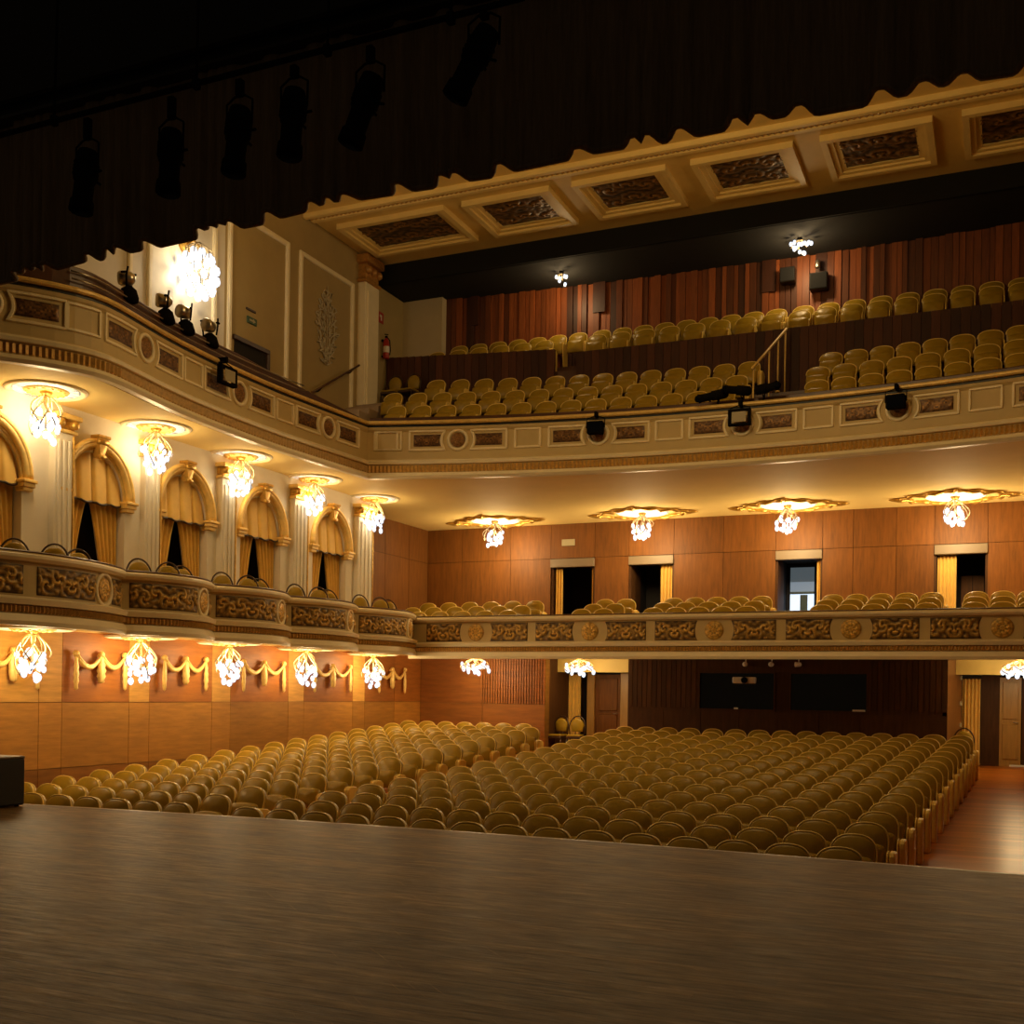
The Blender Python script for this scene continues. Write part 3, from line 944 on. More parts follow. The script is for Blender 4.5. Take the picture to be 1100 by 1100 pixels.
m = MB(); bead_strip(m, gpath, 6.2, 6.36, .045, .085); m.build('bead_strip', M['strip'], r)
m = MB(); m.sweep(gm, [(-.02, 6.066), (.105, 6.066), (.138, 6.12), (.105, 6.18), (.05, 6.195)]); m.sweep(gm, [(.05, 6.365), (.10, 6.378), (.112, 6.43), (.04, 6.478)]); m.build('lip_moulding', M['cream_lt'], r)
m = MB(); m.sweep(gm, [(-.20, 7.18), (.03, 7.18), (.03, 7.22), (-.1, 7.24), (-.2, 7.24)], True); m.build('cable_ledge', M['black'], r)
m = MB(); m.sweep(gm, [(-.08, 7.24), (.05, 7.24), (.075, 7.265), (.075, 7.295), (.05, 7.32), (-.04, 7.32), (-.08, 7.30)], True); m.build('rail', M['goldplain'], r)
m = MB(); sm = sideP.mitred(); vs, fs = [], []
for x, y, nx, ny in sm:
    zt_ = 7.72 - .26 * min(1, max(0, (y - 17.0) / 3.8))
    for o_, z in ((-.30, 7.18), (-.22, 7.18), (-.22, zt_ - .02), (-.24, zt_), (-.30, zt_)): vs.append((x + nx * o_, y + ny * o_, z))
for i in range(len(sm) - 1): fs += [(i * 5 + k, i * 5 + 5 + k, i * 5 + 5 + (k + 1) % 5, i * 5 + (k + 1) % 5) for k in range(5)]
m.add(vs, fs)
m.sweep(arcP.mitred(), [(-.30, 7.18), (-.22, 7.18), (-.22, 7.44), (-.24, 7.46), (-.30, 7.46)], True); m.build('rail_board', M['woodrail'], r)
m = MB()
for o, z in ((-.14, 7.50), (-.17, 7.62)):
    m.tube([(x + nx * o, y + ny * o, z) for x, y, nx, ny in sideP.mitred()[6:22]], .013, 6)
m.build('chrome_bar', M['steel'], r)
def frieze(path, s, zc=6.89, first=True, out=.01, seed=0):
    """roundel at s with a framed carved panel on each side"""
    roundel(r, path, s, zc, .155, out, seed, True, M['carved_mid'])
    for s0, s1, cc in ((s - 1.06, s - .28, 'b'), (s + .28, s + 1.06, 'a')):
        if s0 < .05 or s1 > path.len - .02: continue
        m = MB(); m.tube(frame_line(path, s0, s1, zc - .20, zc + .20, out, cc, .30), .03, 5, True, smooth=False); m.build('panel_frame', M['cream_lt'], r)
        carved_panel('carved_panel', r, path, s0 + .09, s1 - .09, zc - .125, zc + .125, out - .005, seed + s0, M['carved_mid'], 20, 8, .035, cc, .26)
def square(path, s, zc=6.89, out=.01, w=.27):
    m = MB(); m.tube(frame_line(path, s - w, s + w, zc - .19, zc + .19, out), .028, 5, True, smooth=False); m.build('panel_frame', M['cream_lt'], r)
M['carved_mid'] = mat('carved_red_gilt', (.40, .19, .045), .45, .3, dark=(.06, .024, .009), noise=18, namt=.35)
def arc_s(x):
    best = min(range(401), key=lambda k: abs(arcP.at(arcP.len * k / 400)[0] - x))
    return arcP.len * best / 400
for k in range(-2, 3):
    frieze(arcP, arc_s(CXH + 2.97 * k), seed=k * .7)
for k in range(-2, 4):
    x = CXH + 2.97 * (k - .5)
    square(arcP, arc_s(x))
square(arcP, .42, w=.25)
def side_s(y):
    best = min(range(401), key=lambda k: abs(sideP.at(sideP.len * k / 400)[1] - y))
    return sideP.len * best / 400
for y in (19.45, 16.62, 13.85):
    frieze(sideP, side_s(y), seed=y)
frieze(sideP, side_s(11.35), seed=2.2)
for y in (18.03, 15.22, 12.45): square(sideP, side_s(y), w=.25)

# gallery steps, parapets and walls
def ring(off, x0, x1, n=30):
    P = [(x0 + (x1 - x0) * k / n, railY(x0 + (x1 - x0) * k / n) + off) for k in range(n + 1)]
    return [(a, b, 0., -1.) for a, b in P]
m = MB()
def parY(x): return 24.55 + .25 * (1 - ((x - CXH) / 9.6) ** 2)
def tier(mb, x0, x1, off0, off1, z0, z1):
    mb.sweep(ring(off0, x0, x1), [(0, z0), (0, z1), (-(off1 - off0), z1), (-(off1 - off0), z0)], True)
tier(m, -14.4, 5.2, .3, 1.12, 6.3, 6.98)
tier(m, -14.4, 5.2, 1.12, 1.87, 6.3, 7.46)
tier(m, -14.4, 5.2, 1.87, 2.72, 6.3, 7.96)
m.box((-14.45, 23.55, 6.3), (-13.15, parY(-14) + .02, 8.42)); 
for k in range(36):
    a, b = -13.15 + 18.35 * k / 36, -13.15 + 18.35 * (k + 1) / 36
    m.add([(a, railY(a) + 2.7, 7.955), (b, railY(b) + 2.7, 7.955), (b, parY(b) + .05, 7.955), (a, parY(a) + .05, 7.955)], [(0, 1, 2, 3)])
struct('floor_gallery', m, M['woodrail'], None, 'stepped wooden floor of the gallery')
m = MB()
for x0, x1, tn in ((-14.45, -9.95, 1), (-9.40, 5.2, .8)):
    n = int((x1 - x0) / .19)
    for q in range(n):
        a, b = x0 + (x1 - x0) * q / n, x0 + (x1 - x0) * (q + 1) / n
        k = rng.choice([.45, .6, .7, .85, 1.]) * tn
        y = parY((a + b) / 2)
        m.box((a + .004, y, 7.9), (b - .004, y + .1, 9.58 if x1 > 0 else 9.70 + .05 * (-9.95 - a)), (k, k * .95, k * .9))
struct('wall_gallery_parapet', m, mat('gallery_parapet_wood', (.125, .036, .011), .7, noise=4, namt=.3, stretch=(6, 6, .6)), None, 'dark wood plank parapet across the gallery')
m = MB()
m.sweep([(-14.45 + 19.65 * k / 30, parY(-14.45 + 19.65 * k / 30) + .11, 0., -1.) for k in range(31)], [(0, 6.3), (0, 9.2), (-.52, 9.2), (-.52, 9.45), (-1.9, 9.45), (-1.9, 6.3)], True)
struct('floor_gallery_upper', m, M['woodrail'], None, 'upper floor level of the gallery')
def slatY(x): return 26.12 - .006 * (x - CXH) ** 2
m = MB()
x = -13.38
while x < 5.3:
    w = rng.choice([.11, .13, .16])
    k = rng.choice([.22, .4, .6, .75, .9, 1., 1.1, 1.2, 1.3])
    y = slatY(x) + rng.choice([0, .03, .06])
    z0 = 9.3
    m.box((x + .005, y, z0), (x + w - .005, y + .06, 11.66), (k, k * .95, k * .9))
    if rng.random() < .07:
        m.box((x + .005, y - .03, 10.9), (x + w * 2, y + .02, 11.66), (.22, .2, .2))
    x += w
m.sweep([(a, slatY(a) + .1, 0, -1) for a in [-13.38 + 18.7 * k / 20 for k in range(21)]], [(0, 9.3), (0, 11.7), (-.1, 11.7), (-.1, 9.3)], True, .15)
struct('wall_rear_gallery', m, M['slat'], None, 'mahogany vertical slat wall at the back of the gallery')
m = MB(); m.box((-14.6, 25.45, 6.3), (-13.36, 26.4, 11.63))
struct('wall_gallery_corner', m, mat('pale_corner_plaster', (.62, .50, .29), .6, noise=3, namt=.05), None, 'pale plain wall in the rear corner of the gallery')

# left upper wall
XU = -14.5
m = MB()
m.box((XU - .2, 18.2, 6.3), (XU, 23.9, 12.12)); m.box((XU - .2, 23.9, 6.3), (XU, 25.5, 11.63))
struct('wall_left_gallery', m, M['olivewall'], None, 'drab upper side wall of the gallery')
for k, (a, b, lab) in enumerate(((13.2, 15.52, 'near the valance'), (16.02, 17.86, 'around the bright wall lamp'), (18.33, 20.30, 'over the dark doorway'), (20.80, 22.94, 'around the scroll relief'))):
    m = MB()
    z0, z1 = 7.45, 11.22
    pts = [(XU + .02, a, z0), (XU + .02, a, z1), (XU + .02, b, z1), (XU + .02, b, z0)]
    w = .055
    for (y0, y1, q0, q1) in ((a - w, a + w, z0, z1 + w), (b - w, b + w, z0, z1 + w), (a + w, b - w, z1 - w, z1 + w)):
        m.bbox((XU - .02, y0, q0), (XU + .06, y1, q1), .02)
    struct('trim_panel_moulding', m, M['cream_lt'], None, f'pale raised panel moulding {lab} on the upper side wall')
m = MB(); m.box((XU - .2, 10.2, 6.3), (XU, 18.2, 12.12))
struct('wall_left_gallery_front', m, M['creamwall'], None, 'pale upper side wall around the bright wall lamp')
# relief ornament
t = thing('relief_ornament', 'pale plaster scroll relief inside the upper wall panel', 'wall ornament')
m = MB()
rr = random.Random(5)
yc, zc = 21.87, 9.97
for sg in (-1, 1):
    for k in range(13):
        z = 9.18 + 1.5 * k / 12
        wm = .47 * sin(PI * (.10 + .86 * k / 12)) + .05
        for dy, q0 in ((.72, .13), (.30, .10)):
            r0 = q0 * (.7 + .6 * rr.random()); ph = rr.uniform(-.6, .6) + (1 if k % 2 else -1) * .9
            cy, cz = yc + sg * wm * dy, z + rr.uniform(-.05, .05)
            pts = []
            for q in range(14):
                a = q / 13
                rad = r0 * (1 - .85 * a)
                ang = ph + 4.6 * a * (1 if k % 2 else -1)
                pts.append((XU + .03, cy + sg * rad * cos(ang), cz + 1.3 * rad * sin(ang)))
            m.tube([(XU + .03, yc + sg * wm * dy * .3, z - .16)] + pts, [.010] + [.016 - .007 * q / 13 for q in range(14)], 5)
m.tube([(XU + .03, yc, 9.05), (XU + .035, yc, 10.0), (XU + .03, yc, 10.85)], [.008, .012, .006], 6)
m.build('scrollwork', M['relief'], t)
# end pilaster
t = sroot('trim_gallery_pilaster', 'cream pilaster with dark capital at the end of the upper side wall')
m = MB(); m.bbox((XU - .05, 23.22, 7.3), (XU + .22, 23.86, 11.40), .02); m.bbox((XU - .02, 23.30, 7.5), (XU + .25, 23.78, 11.2), .02); m.build('shaft', M['cream_lt'], t)
m = MB(); m.bbox((XU - .05, 23.18, 11.40), (XU + .26, 23.9, 11.48), .02); m.bbox((XU - .05, 23.24, 11.48), (XU + .22, 23.84, 11.86), .03)
for y in (23.3, 23.54, 23.78): m.sphere((XU + .24, y, 11.7), .1, 8, 6)
m.bbox((XU - .05, 23.14, 11.86), (XU + .32, 23.94, 12.06), .02); m.build('capital', M['carved_dk'], t)
d = sroot('door_7', 'dark open doorway low in the upper side wall')
m = MB(); m.box((XU - .01, 18.52, 6.9), (XU + .012, 19.6, 8.66)); m.build('opening', M['darkrecess'], d)
m = MB()
m.bbox((XU, 18.46, 8.62), (XU + .06, 19.68, 8.72), .01); m.bbox((XU, 19.58, 6.9), (XU + .06, 19.68, 8.62), .01)
m.build('door_frame', M['chairframe'], d)
t = thing('exit_sign', 'small dim green sign plate on the upper side wall above the doorway', 'sign', (XU, 19.08, 9.10))
MB().bbox((0, -.16, 0), (.03, .16, .14), .006).build('plate', M['green'], t)
m = MB(); m.box((.031, -.10, .05), (.034, .02, .09)); m.add([(.032, .02, .02), (.032, .11, .07), (.032, .02, .12)], [(0, 1, 2)]); m.build('arrow', M['signcream'], t)
t = thing('vent_plate', 'thin grey slot vent above the green sign', 'vent', (XU, 19.05, 9.36))
m = MB(); m.bbox((0, -.16, 0), (.025, .16, .05), .006); m.build('plate', M['chairframe'], t)

# extinguisher and fire sign
t = thing('fire_extinguisher', 'red fire extinguisher hanging on the gallery side wall', 'fire extinguisher', (XU + .12, 24.40, 9.85))
m = MB(); m.lathe([(.02, 0), (.075, .01), (.08, .04), (.08, .42), (.05, .50), (.025, .53)], (0, 0, 0), 14); m.build('cylinder', M['red'], t)
m = MB(); m.bbox((-.03, -.03, .53), (.03, .03, .58), .008); m.tube([(0, -.08, .60), (0, .09, .64)], .012, 6); m.build('valve', M['blackmetal'], t)
m = MB(); m.tube([(0, .03, .56), (.03, .12, .5), (.05, .12, .25), (.05, .09, .12)], .014, 6); m.build('hose', M['blackmetal'], t)
m = MB(); m.bbox((-.12, -.05, .44), (-.07, .05, .5), .008); m.bbox((-.12, -.04, .05), (-.07, .04, .09), .008); m.build('wall_mount', M['blackmetal'], t)
m = MB(); m.lathe([(.081, .15), (.082, .16), (.082, .3), (.081, .31)], (0, 0, 0), 14); m.build('label', M['white'], t)
t = thing('fire_sign', 'small square red sign above the fire extinguisher', 'sign', (XU, 24.30, 10.74))
MB().bbox((0, -.12, 0), (.02, .12, .27), .005).build('plate', M['red'], t)
m = MB(); m.box((.021, -.02, .06), (.024, .03, .20)); m.lathe([(.035, .021), (.035, .024)], (0, -.04, .17), 10, 'x'); m.build('pictogram', M['white'], t)

# side steps and handrails in the gallery
m = MB()
for k in range(5):
    y = 21.5 + .42 * k
    z = 7.80 + .15 * k
    m.bbox((XU, y, 6.9), (-13.35, y + .44, z), .012, .9)
struct('floor_gallery_steps', m, mat('pale_step_covering', (.42, .30, .19), .6, noise=5, namt=.12), None, 'pale side steps of the gallery')
t = thing('handrail', 'thin wooden handrail rising along the upper side wall', 'handrail')
m = MB(); m.tube([(-14.2, 20.92, 8.12), (-14.2, 22.85, 9.25)], .025, 8); m.build('rail', M['woodrail'], t)
for y, z in ((21.3, 8.33), (22.6, 9.09)):
    m = MB(); m.tube([(-14.5, y, z - .08), (-14.3, y, z - .08), (-14.2, y, z)], .014, 6); m.build('bracket', M['blackmetal'], t)
t = thing('handrail', 'brass handrail on posts at the stairs between the gallery seat blocks', 'handrail')
p0, p1 = Vector((-4.80, 22.75, 8.18)), Vector((-4.42, 24.35, 9.42))
m = MB(); m.tube([p0 + Vector((0, 0, -.02)), p0, p1], .03, 8); m.build('rail', M['goldplain'], t)
for q in (.03, .48, .75, .97):
    p = p0.lerp(p1, q)
    zb_ = 6.98 if q < .1 else (7.46 if q < .5 else 7.96)
    m = MB(); m.tube([(p.x, p.y, zb_), p], .018, 6); m.lathe([(.05, 0), (.05, .03), (.02, .05)], (p.x, p.y, zb_), 10)
    m.build('post', M['goldplain'], t)

# dark ceiling over the gallery, coffered main ceiling
m = MB()
m.box((-14.7, 24.2, 11.64), (5.5, 26.6, 11.7)); m.box((-14.7, 24.16, 11.64), (5.5, 24.24, 12.3))
struct('ceiling_gallery', m, M['blackmatte'], None, 'black ceiling over the gallery')
m = MB()
m.box((-14.7, 9.5, 12.12), (5.5, 24.18, 12.2))
M['ceil'] = mat('yellow_cream_ceiling', (.82, .57, .165), .6, noise=3, namt=.06)
M['ceil_lt'] = mat('yellow_cream_moulding', (.92, .68, .24), .5, noise=3, namt=.06)
ceil = struct('ceiling', m, M['ceil'], None, 'cream main ceiling with coffers')
m = MB(); m.bbox((-14.5, 20.86, 12.02), (5.3, 21.0, 12.14), .02); m.bbox((-14.5, 21.16, 12.06), (5.3, 21.3, 12.14), .02); m.build('ceiling_moulding', M['ceil_lt'], ceil)
m = MB(); bead_strip(m, Path([(-14.5 + .6 * k, 21.0) for k in range(34)]), 12.02, 12.13, .0, .11)
mm = MB()
pts = [(-14.5 + .055 * k) for k in range(362)]
vs, fs = [], []
for i, x in enumerate(pts):
    z = 12.115 - (.05 if i % 2 else .015)
    vs += [(x, 21.0, z), (x, 21.16, z)]
for i in range(len(pts) - 1): fs.append((2 * i, 2 * i + 1, 2 * i + 3, 2 * i + 2))
mm.add(vs, fs, [.7 + .5 * (i % 2) for i in range(len(fs))])
mm.build('bead_strip', M['strip'], ceil)
for k, (a, b) in enumerate(((-14.1, -11.36), (-10.92, -8.88), (-8.38, -6.37), (-5.86, -3.86), (-3.36, -1.36), (-.86, 1.14), (1.64, 3.64))):
    y0, y1 = 21.62, 23.42
    m = MB()
    for w0, w1, z in ((0, .12, 12.00), (.12, .22, 12.05), (.22, .32, 12.09)):
        A0, A1, B0, B1 = a + w0, a + w1, b - w0, b - w1
        C0, C1, D0, D1 = y0 + w0, y0 + w1, y1 - w0, y1 - w1
        m.box((A0, C0, z), (B0, C1, 12.14)); m.box((A0, D1, z), (B0, D0, 12.14))
        m.box((A0, C1, z), (A1, D1, 12.14)); m.box((B1, C1, z), (B0, D1, 12.14))
    f = m.build('coffer_frame', M['ceil_lt'], ceil)
    m = MB()
    aa = (b - a - .6) / (y1 - y0 - .6)
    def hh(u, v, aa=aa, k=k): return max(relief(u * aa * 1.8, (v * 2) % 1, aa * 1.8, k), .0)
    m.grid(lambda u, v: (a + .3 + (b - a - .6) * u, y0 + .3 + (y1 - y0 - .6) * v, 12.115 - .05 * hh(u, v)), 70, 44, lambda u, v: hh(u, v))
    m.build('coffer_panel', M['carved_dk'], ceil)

# right wall and closing walls of the hall
m = MB()
m.box((5.2, 9.9, -1.2), (5.5, 29.5, 2.5)); m.box((5.3, 9.9, 2.5), (5.5, 28.6, 6.2))
struct('wall_right', m, M['wood'], None, 'walnut side wall opposite the boxes')
m = MB(); m.box((5.2, 9.9, 6.2), (5.5, 26.5, 12.2))
struct('wall_right_gallery', m, M['olivewall'], None, 'drab upper side wall opposite the lamp')
m = MB()
m.box((-17, 9.5, -1.2), (-13.6, 9.9, 12.3)); m.box((4.0, 9.5, -1.2), (7, 9.9, 12.3)); m.box((-13.6, 9.5, 7.6), (4.0, 9.9, 12.3))
struct('wall_proscenium', m, M['blackmatte'], None, 'dark proscenium wall above the stage opening')

# ------------------------------------------------------------------ valance, lighting bar, spotlights
t = thing('stage_valance', 'long dark gathered velvet valance across the top of the stage opening', 'curtain')
rv = random.Random(11)
xs, x = [], -14.0
while x < 4.2:
    w = rv.choice([.13, .17, .30, .42, .5, .66]) * rv.uniform(.85, 1.15)
    xs.append((x, w, min(.17, .05 + w * .22) * rv.uniform(.7, 1.2), rv.uniform(-.05, .015), rv.uniform(.35, .65))); x += w
def vfold(x):
    for a, w, am, dz, sk in xs:
        if a <= x < a + w:
            d = min(x - a, a + w - x)
            e = min(1, max(0, d - .022) / min(.11, w * .42))
            e = e * e * (3 - 2 * e)
            return am * .8 * e, (dz * .7 - .03) * e + (sk - .5) * .35 * (x - a - w / 2) * e
    return 0, 0
m = MB()
NX = 900
def fv(u, v):
    X = -14 + 18.2 * u
    d, dz = vfold(X)
    zb_ = 6.30 - .035 * max(0, -6 - X) + dz
    z = zb_ + (7.86 - zb_) * v
    return (X, 9.16 + d * (1 - .5 * v), z)
m.grid(fv, NX, 5)
m.build('cloth', M['valance'], t)
m = MB(); m.tube([fv(k / 600, 0) for k in range(601)], .028, 5); m.build('hem', M['valance'], t)
m = MB(); m.bbox((-14, 9.05, 7.82), (4.2, 9.32, 7.98), .02); m.build('header_board', M['black'], t)
m = MB(); m.box((-14, 8.9, 7.9), (4.2, 8.96, 13))
tag(m.build('border_cloth', M['blackmatte']), 'black border cloth hanging above the velvet valance', 'curtain')
t = thing('lighting_bar', 'black lighting pipe slung in front of the valance', 'lighting bar')
m = MB(); m.tube([(-13, 7.5, 6.56), (-3.3, 7.5, 6.60)], .024, 8); m.build('pipe', M['blackmetal'], t)
for xx in (-11.5, -9.6, -7.9, -6.3, -5.0, -3.9):
    m = MB(); m.tube([(xx, 7.5, 6.6), (xx, 7.52, 7.85)], .012, 6); m.bbox((xx - .03, 7.47, 6.54), (xx + .03, 7.53, 6.63), .008); m.build('hanger', M['blackmetal'], t)

def profile_spot():
    """lamp body pointing down -Z from the pivot; yoke and clamp above"""
    parts = []
    m = MB(); m.lathe([(.03, .10), (.085, .08), (.10, .0), (.10, -.18), (.085, -.20), (.085, -.36), (.10, -.38), (.105, -.47), (.09, -.475)], (0, 0, 0), 14)
    for k in range(4): m.lathe([(.10, -.03 - .035 * k), (.112, -.035 - .035 * k), (.10, -.05 - .035 * k)], (0, 0, 0), 14)
    parts.append(('housing', m, M['blackmetal']))
    m = MB(); m.lathe([(.088, -.478), (.06, -.462), (0.001, -.45)], (0, 0, 0), 14); parts.append(('lens', m, M['lens']))
    m = MB()
    for a in (0, PI / 2): m.tube([(.10 * cos(a), .10 * sin(a), -.12), (.18 * cos(a), .18 * sin(a), -.12)], .012, 5)
    parts.append(('knob', m, M['blackmetal']))
    return parts
sp = profile_spot()
spots = [(-7.50, 6.15, 0, .02, 'first from the left end'), (-6.56, 6.15, 0, -.05, 'second from the left end'), (-5.85, 6.20, 0, .02, 'third from the left end'),
         (-5.31, 6.24, 0, .0, 'fourth from the left end'), (-4.60, 6.21, 0, .30, 'leaning, second from the bright ceiling'), (-3.62, 6.36, 0, .46, 'strongly tilted, at the end of the bar')]
for (x, z, ry, tilt, lab) in spots:
    t = thing('stage_spotlight', f'black tubular stage spotlight hanging from the pipe, {lab}', 'spotlight', (x, 7.5, z), 0, 'spotlights on the stage bar')
    for nm, mb, mt in sp:
        o = mb.build(nm, mt, t)
        o.rotation_euler = (-.12, tilt, 0)
    m = MB()
    m.tube([(-.125, 0, -.06), (-.13, 0, .14), (-.05, 0, .19), (.05, 0, .19), (.13, 0, .14), (.125, 0, -.06)], .010, 5)
    m.build('yoke', M['blackmetal'], t)
    m = MB(); m.bbox((-.03, -.03, .19), (.03, .03, 6.525 - z), .006); m.build('clamp', M['blackmetal'], t)

# black box on the stage
t = thing('stage_monitor', 'black box loudspeaker standing on the stage floor by its edge', 'loudspeaker', (-11.47, 9.95, 0))
MB().bbox((-.75, -.3, .02), (.36, .3, .60), .02).build('cabinet', M['black'], t)
m = MB(); m.box((-.72, -.31, .05), (.33, -.30, .57)); m.build('grille', M['blackmatte'], t)
m = MB(); m.bbox((-.75, -.3, .595), (.36, .3, .625), .01); m.build('lid', mat('brown_lid', (.20, .15, .10), .5), t)  # lid in a paler brown than the black cabinet
for xx in (-.68, .28):
    for yy in (-.24, .24):
        m = MB(); m.lathe([(.03, 0), (.03, .03)], (xx, yy, 0), 8); m.build('rubber_foot', M['blackmatte'], t)

# ------------------------------------------------------------------ chandeliers and lamps
LC = (1., .73, .36)
def lamp_light(loc, watts, col=LC, rad=.26):
    l = bpy.data.lights.new('lamp_light', 'POINT')
    l.energy = watts; l.color = col; l.shadow_soft_size = rad
    o = bpy.data.objects.new('lamp_light', l); C.objects.link(o); o.location = loc
    return o
def icos(mb, c, r): mb.sphere(c, r, 6, 4, sc=(1, 1, 1.3))
def chandelier_proto(kind):
    """kind: ring (round gilt disc), rococo (leafy gilt frame), flush"""
    t = thing('chandelier', '', 'chandelier')
    rr = random.Random({'ring': 1, 'rococo': 2, 'flush': 3}[kind])
    drop_ = {'ring': .74, 'rococo': .68, 'flush': .40}[kind]
    rad = {'ring': .26, 'rococo': .26, 'flush': .34}[kind]
    m = MB(); m.lathe([(.05, -.09), (.09, -.06), (.10, -.02), (.06, 0)], (0, 0, 0), 14); m.build('canopy', M['gold'], t)
    m = MB()
    m.tube([(0, 0, -.06), (0, 0, -drop_ * .8)], .018, 6)
    for k in range(11):
        a = 2 * PI * k / 11 + rr.uniform(-.2, .2)
        q = rad * rr.uniform(.8, 1.15); zl = -drop_ * rr.uniform(.55, 1.0)
        pts = [(0, 0, -.07)]
        for j in range(1, 13):
            s = j / 12
            rr_ = q * sin(PI * min(1, .05 + .62 * s)) * (1 + .1 * sin(5 * s + k))
            aa = a + 1.1 * s * (1 if k % 2 else -1)
            pts.append((rr_ * cos(aa), rr_ * sin(aa), -.07 + (zl + .07) * s ** .9))
        m.tube(pts, .011, 5)
    m.build('wire_frame', M['crystal'], t)
    nb = 22
    for k in range(nb):
        a = k * 2.39996
        f = (k + .5) / nb
        z = -drop_ * (.52 + .52 * f) if kind != 'flush' else -drop_ * (.55 + .5 * rr.random())
        q = rad * math.sqrt(max(.02, 1 - ((f - .35) / .68) ** 2)) * rr.uniform(.5, 1.05); z += rr.uniform(-.05, .06)
        if kind == 'flush': q = rad * math.sqrt(f) * 1.1
        b = MB(); icos(b, (q * cos(a), q * sin(a), z), rr.uniform(.040, .058))
        b.build('bulb', M['bulb'], t)
    return t
def rosette_proto(kind):
    t = thing('ceiling_rosette', '', 'ceiling rosette')
    if kind == 'ring':
        m = MB(); m.lathe([(.50, 0), (.54, -.025), (.57, -.035), (.60, -.025), (.62, 0)], (0, 0, 0), 40); m.build('outer_ring', M['cream_lt'], t)
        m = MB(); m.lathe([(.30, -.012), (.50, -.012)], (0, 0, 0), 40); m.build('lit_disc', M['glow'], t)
        m = MB(); m.lathe([(.0, -.03), (.22, -.03), (.29, -.045), (.33, -.03), (.35, 0)], (0, 0, 0), 32)
        for k in range(14):
            a = 2 * PI * k / 14
            m.sphere((.27 * cos(a), .27 * sin(a), -.04), .04, 7, 4, sc=(1, 1, .5))
        m.build('gilt_boss', M['goldplain'], t)
    else:
        m = MB()
        pts = []
        for k in range(64):
            a = 2 * PI * k / 64
            q = .92 + .10 * cos(4 * a) ** 3 + .05 * cos(12 * a)
            pts.append((q * cos(a) * 1.12, q * sin(a) * .8, -.03))
        m.tube(pts, [.05 + .022 * cos(16 * 2 * PI * k / 64) for k in range(64)], 6, True)
        for k in range(4):
            a = PI / 2 * k
            m.tube([((1.0 + .1 * j) * cos(a + .03 * j) * 1.1, (1.0 + .1 * j) * sin(a + .03 * j) * .8, -.04) for j in range(4)], [.07, .06, .04, .01], 6)
        m.build('leaf_frame', M['gold'], t)
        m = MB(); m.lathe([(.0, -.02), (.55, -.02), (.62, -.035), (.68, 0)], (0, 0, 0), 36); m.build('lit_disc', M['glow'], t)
    return t
protos = {}
def place_lamp(kind, loc, label, watts, ros=None, rlabel=None, group=None, rz=0., dz=-.40, col=LC):
    if kind not in protos:
        protos[kind] = chandelier_proto(kind); t = protos[kind]
    else: t = copy_tree(protos[kind])
    t.location = loc; t.rotation_euler = (0, 0, rz)
    tag(t, label, 'chandelier', group)
    lamp_light((loc[0], loc[1], loc[2] + dz), watts, col)
    if ros:
        k = 'r' + ros
        if k not in protos: protos[k] = rosette_proto(ros); q = protos[k]
        else: q = copy_tree(protos[k])
        q.location = (loc[0], loc[1], loc[2] + .0); q.rotation_euler = (0, 0, 0)
        tag(q, rlabel, 'ceiling rosette', (group or '') + ' rosettes')
W1, W2, W3 = 80, 205, 105
for i, y in enumerate((12.95, 15.5, 18.0, 20.55, 23.1)):
    place_lamp('ring', (-13.72 - .08 * min(i, 2), y, 6.1), f'{ords[i]} glowing chandelier from the stage hanging in front of the arches', W1, 'ring',
               f'round gilt ceiling rosette over the {ords[i]} arcade chandelier from the stage', 'arcade chandeliers', rz=i * 1.3)
for i, x in enumerate((-12.55, -8.45, -4.83, -1.1, 2.6)):
    if i == 4: continue
    place_lamp('rococo', (x, 27.1, 6.1), f'glowing chandelier under the gallery, {ords[i]} from the side wall, before the walnut wall', W2, 'rococo',
               f'leafy gilt ceiling frame over the {ords[i]} walnut-wall chandelier from the side', 'circle chandeliers', rz=i * .9, dz=-.68)
lamp_light((2.6, 27.1, 5.4), W2)
for i, (x, y) in enumerate(((-13.55, 12.6), (-13.75, 15.15), (-13.62, 17.4), (-13.7, 20.1), (-13.75, 22.95))):
    place_lamp('ring', (x, y, 2.375), f'glowing chandelier under the boxes, {ords[i]} from the stage, before the gilt swags', W3, 'ring',
               f'round rosette under the boxes over the {ords[i]} lower chandelier from the stage', 'lower chandeliers', rz=i * 1.7 + .4)
for x, y, lab in ((-12.25, 25.4, 'flush cluster lamp under the circle in front of the fluted wood panel'), (-9.75, 26.2, 'flush cluster lamp before the yellow fascia of the booth-side doorway'),
                  (.28, 26.2, 'flush cluster lamp before the yellow fascia over the wide aisle')):
    place_lamp('flush', (x, y, 2.42), lab, 100, None, None, 'flush lamps under the circle', dz=-.28)
# bright wall lamp on the upper side wall
t = thing('wall_chandelier', 'dazzling wall chandelier on the upper side wall just below the valance', 'wall lamp', (XU, 16.97, 9.42))
m = MB(); m.lathe([(.02, .10), (.14, .08), (.16, .0)], (0, 0, .55), 14, 'x'); m.tube([(.05, 0, .55), (.25, 0, .6), (.38, 0, .45)], .02, 6)
m.build('bracket', M['gold'], t)
m = MB()
for k in range(12):
    a = 2 * PI * k / 12
    m.tube([(.38, 0, .55), (.38 + .2 * cos(a), .3 * sin(a), .40), (.38 + .25 * cos(a), .36 * sin(a), .1), (.38 + .12 * cos(a), .2 * sin(a), -.3)], .011, 5)
m.build('wire_frame', M['crystal'], t)
for k in range(44):
    a = k * 2.39996; f = (k + .5) / 44
    q = .40 * math.sqrt(max(.02, 1 - (2 * f - 1) ** 2))
    b = MB(); icos(b, (.38 + q * cos(a) * .7, q * sin(a), .36 - .84 * f), .075); b.build('bulb', M['bulb'], t)
lamp_light((XU + .55, 16.97, 9.4), 150, (1., .76, .42), .25)
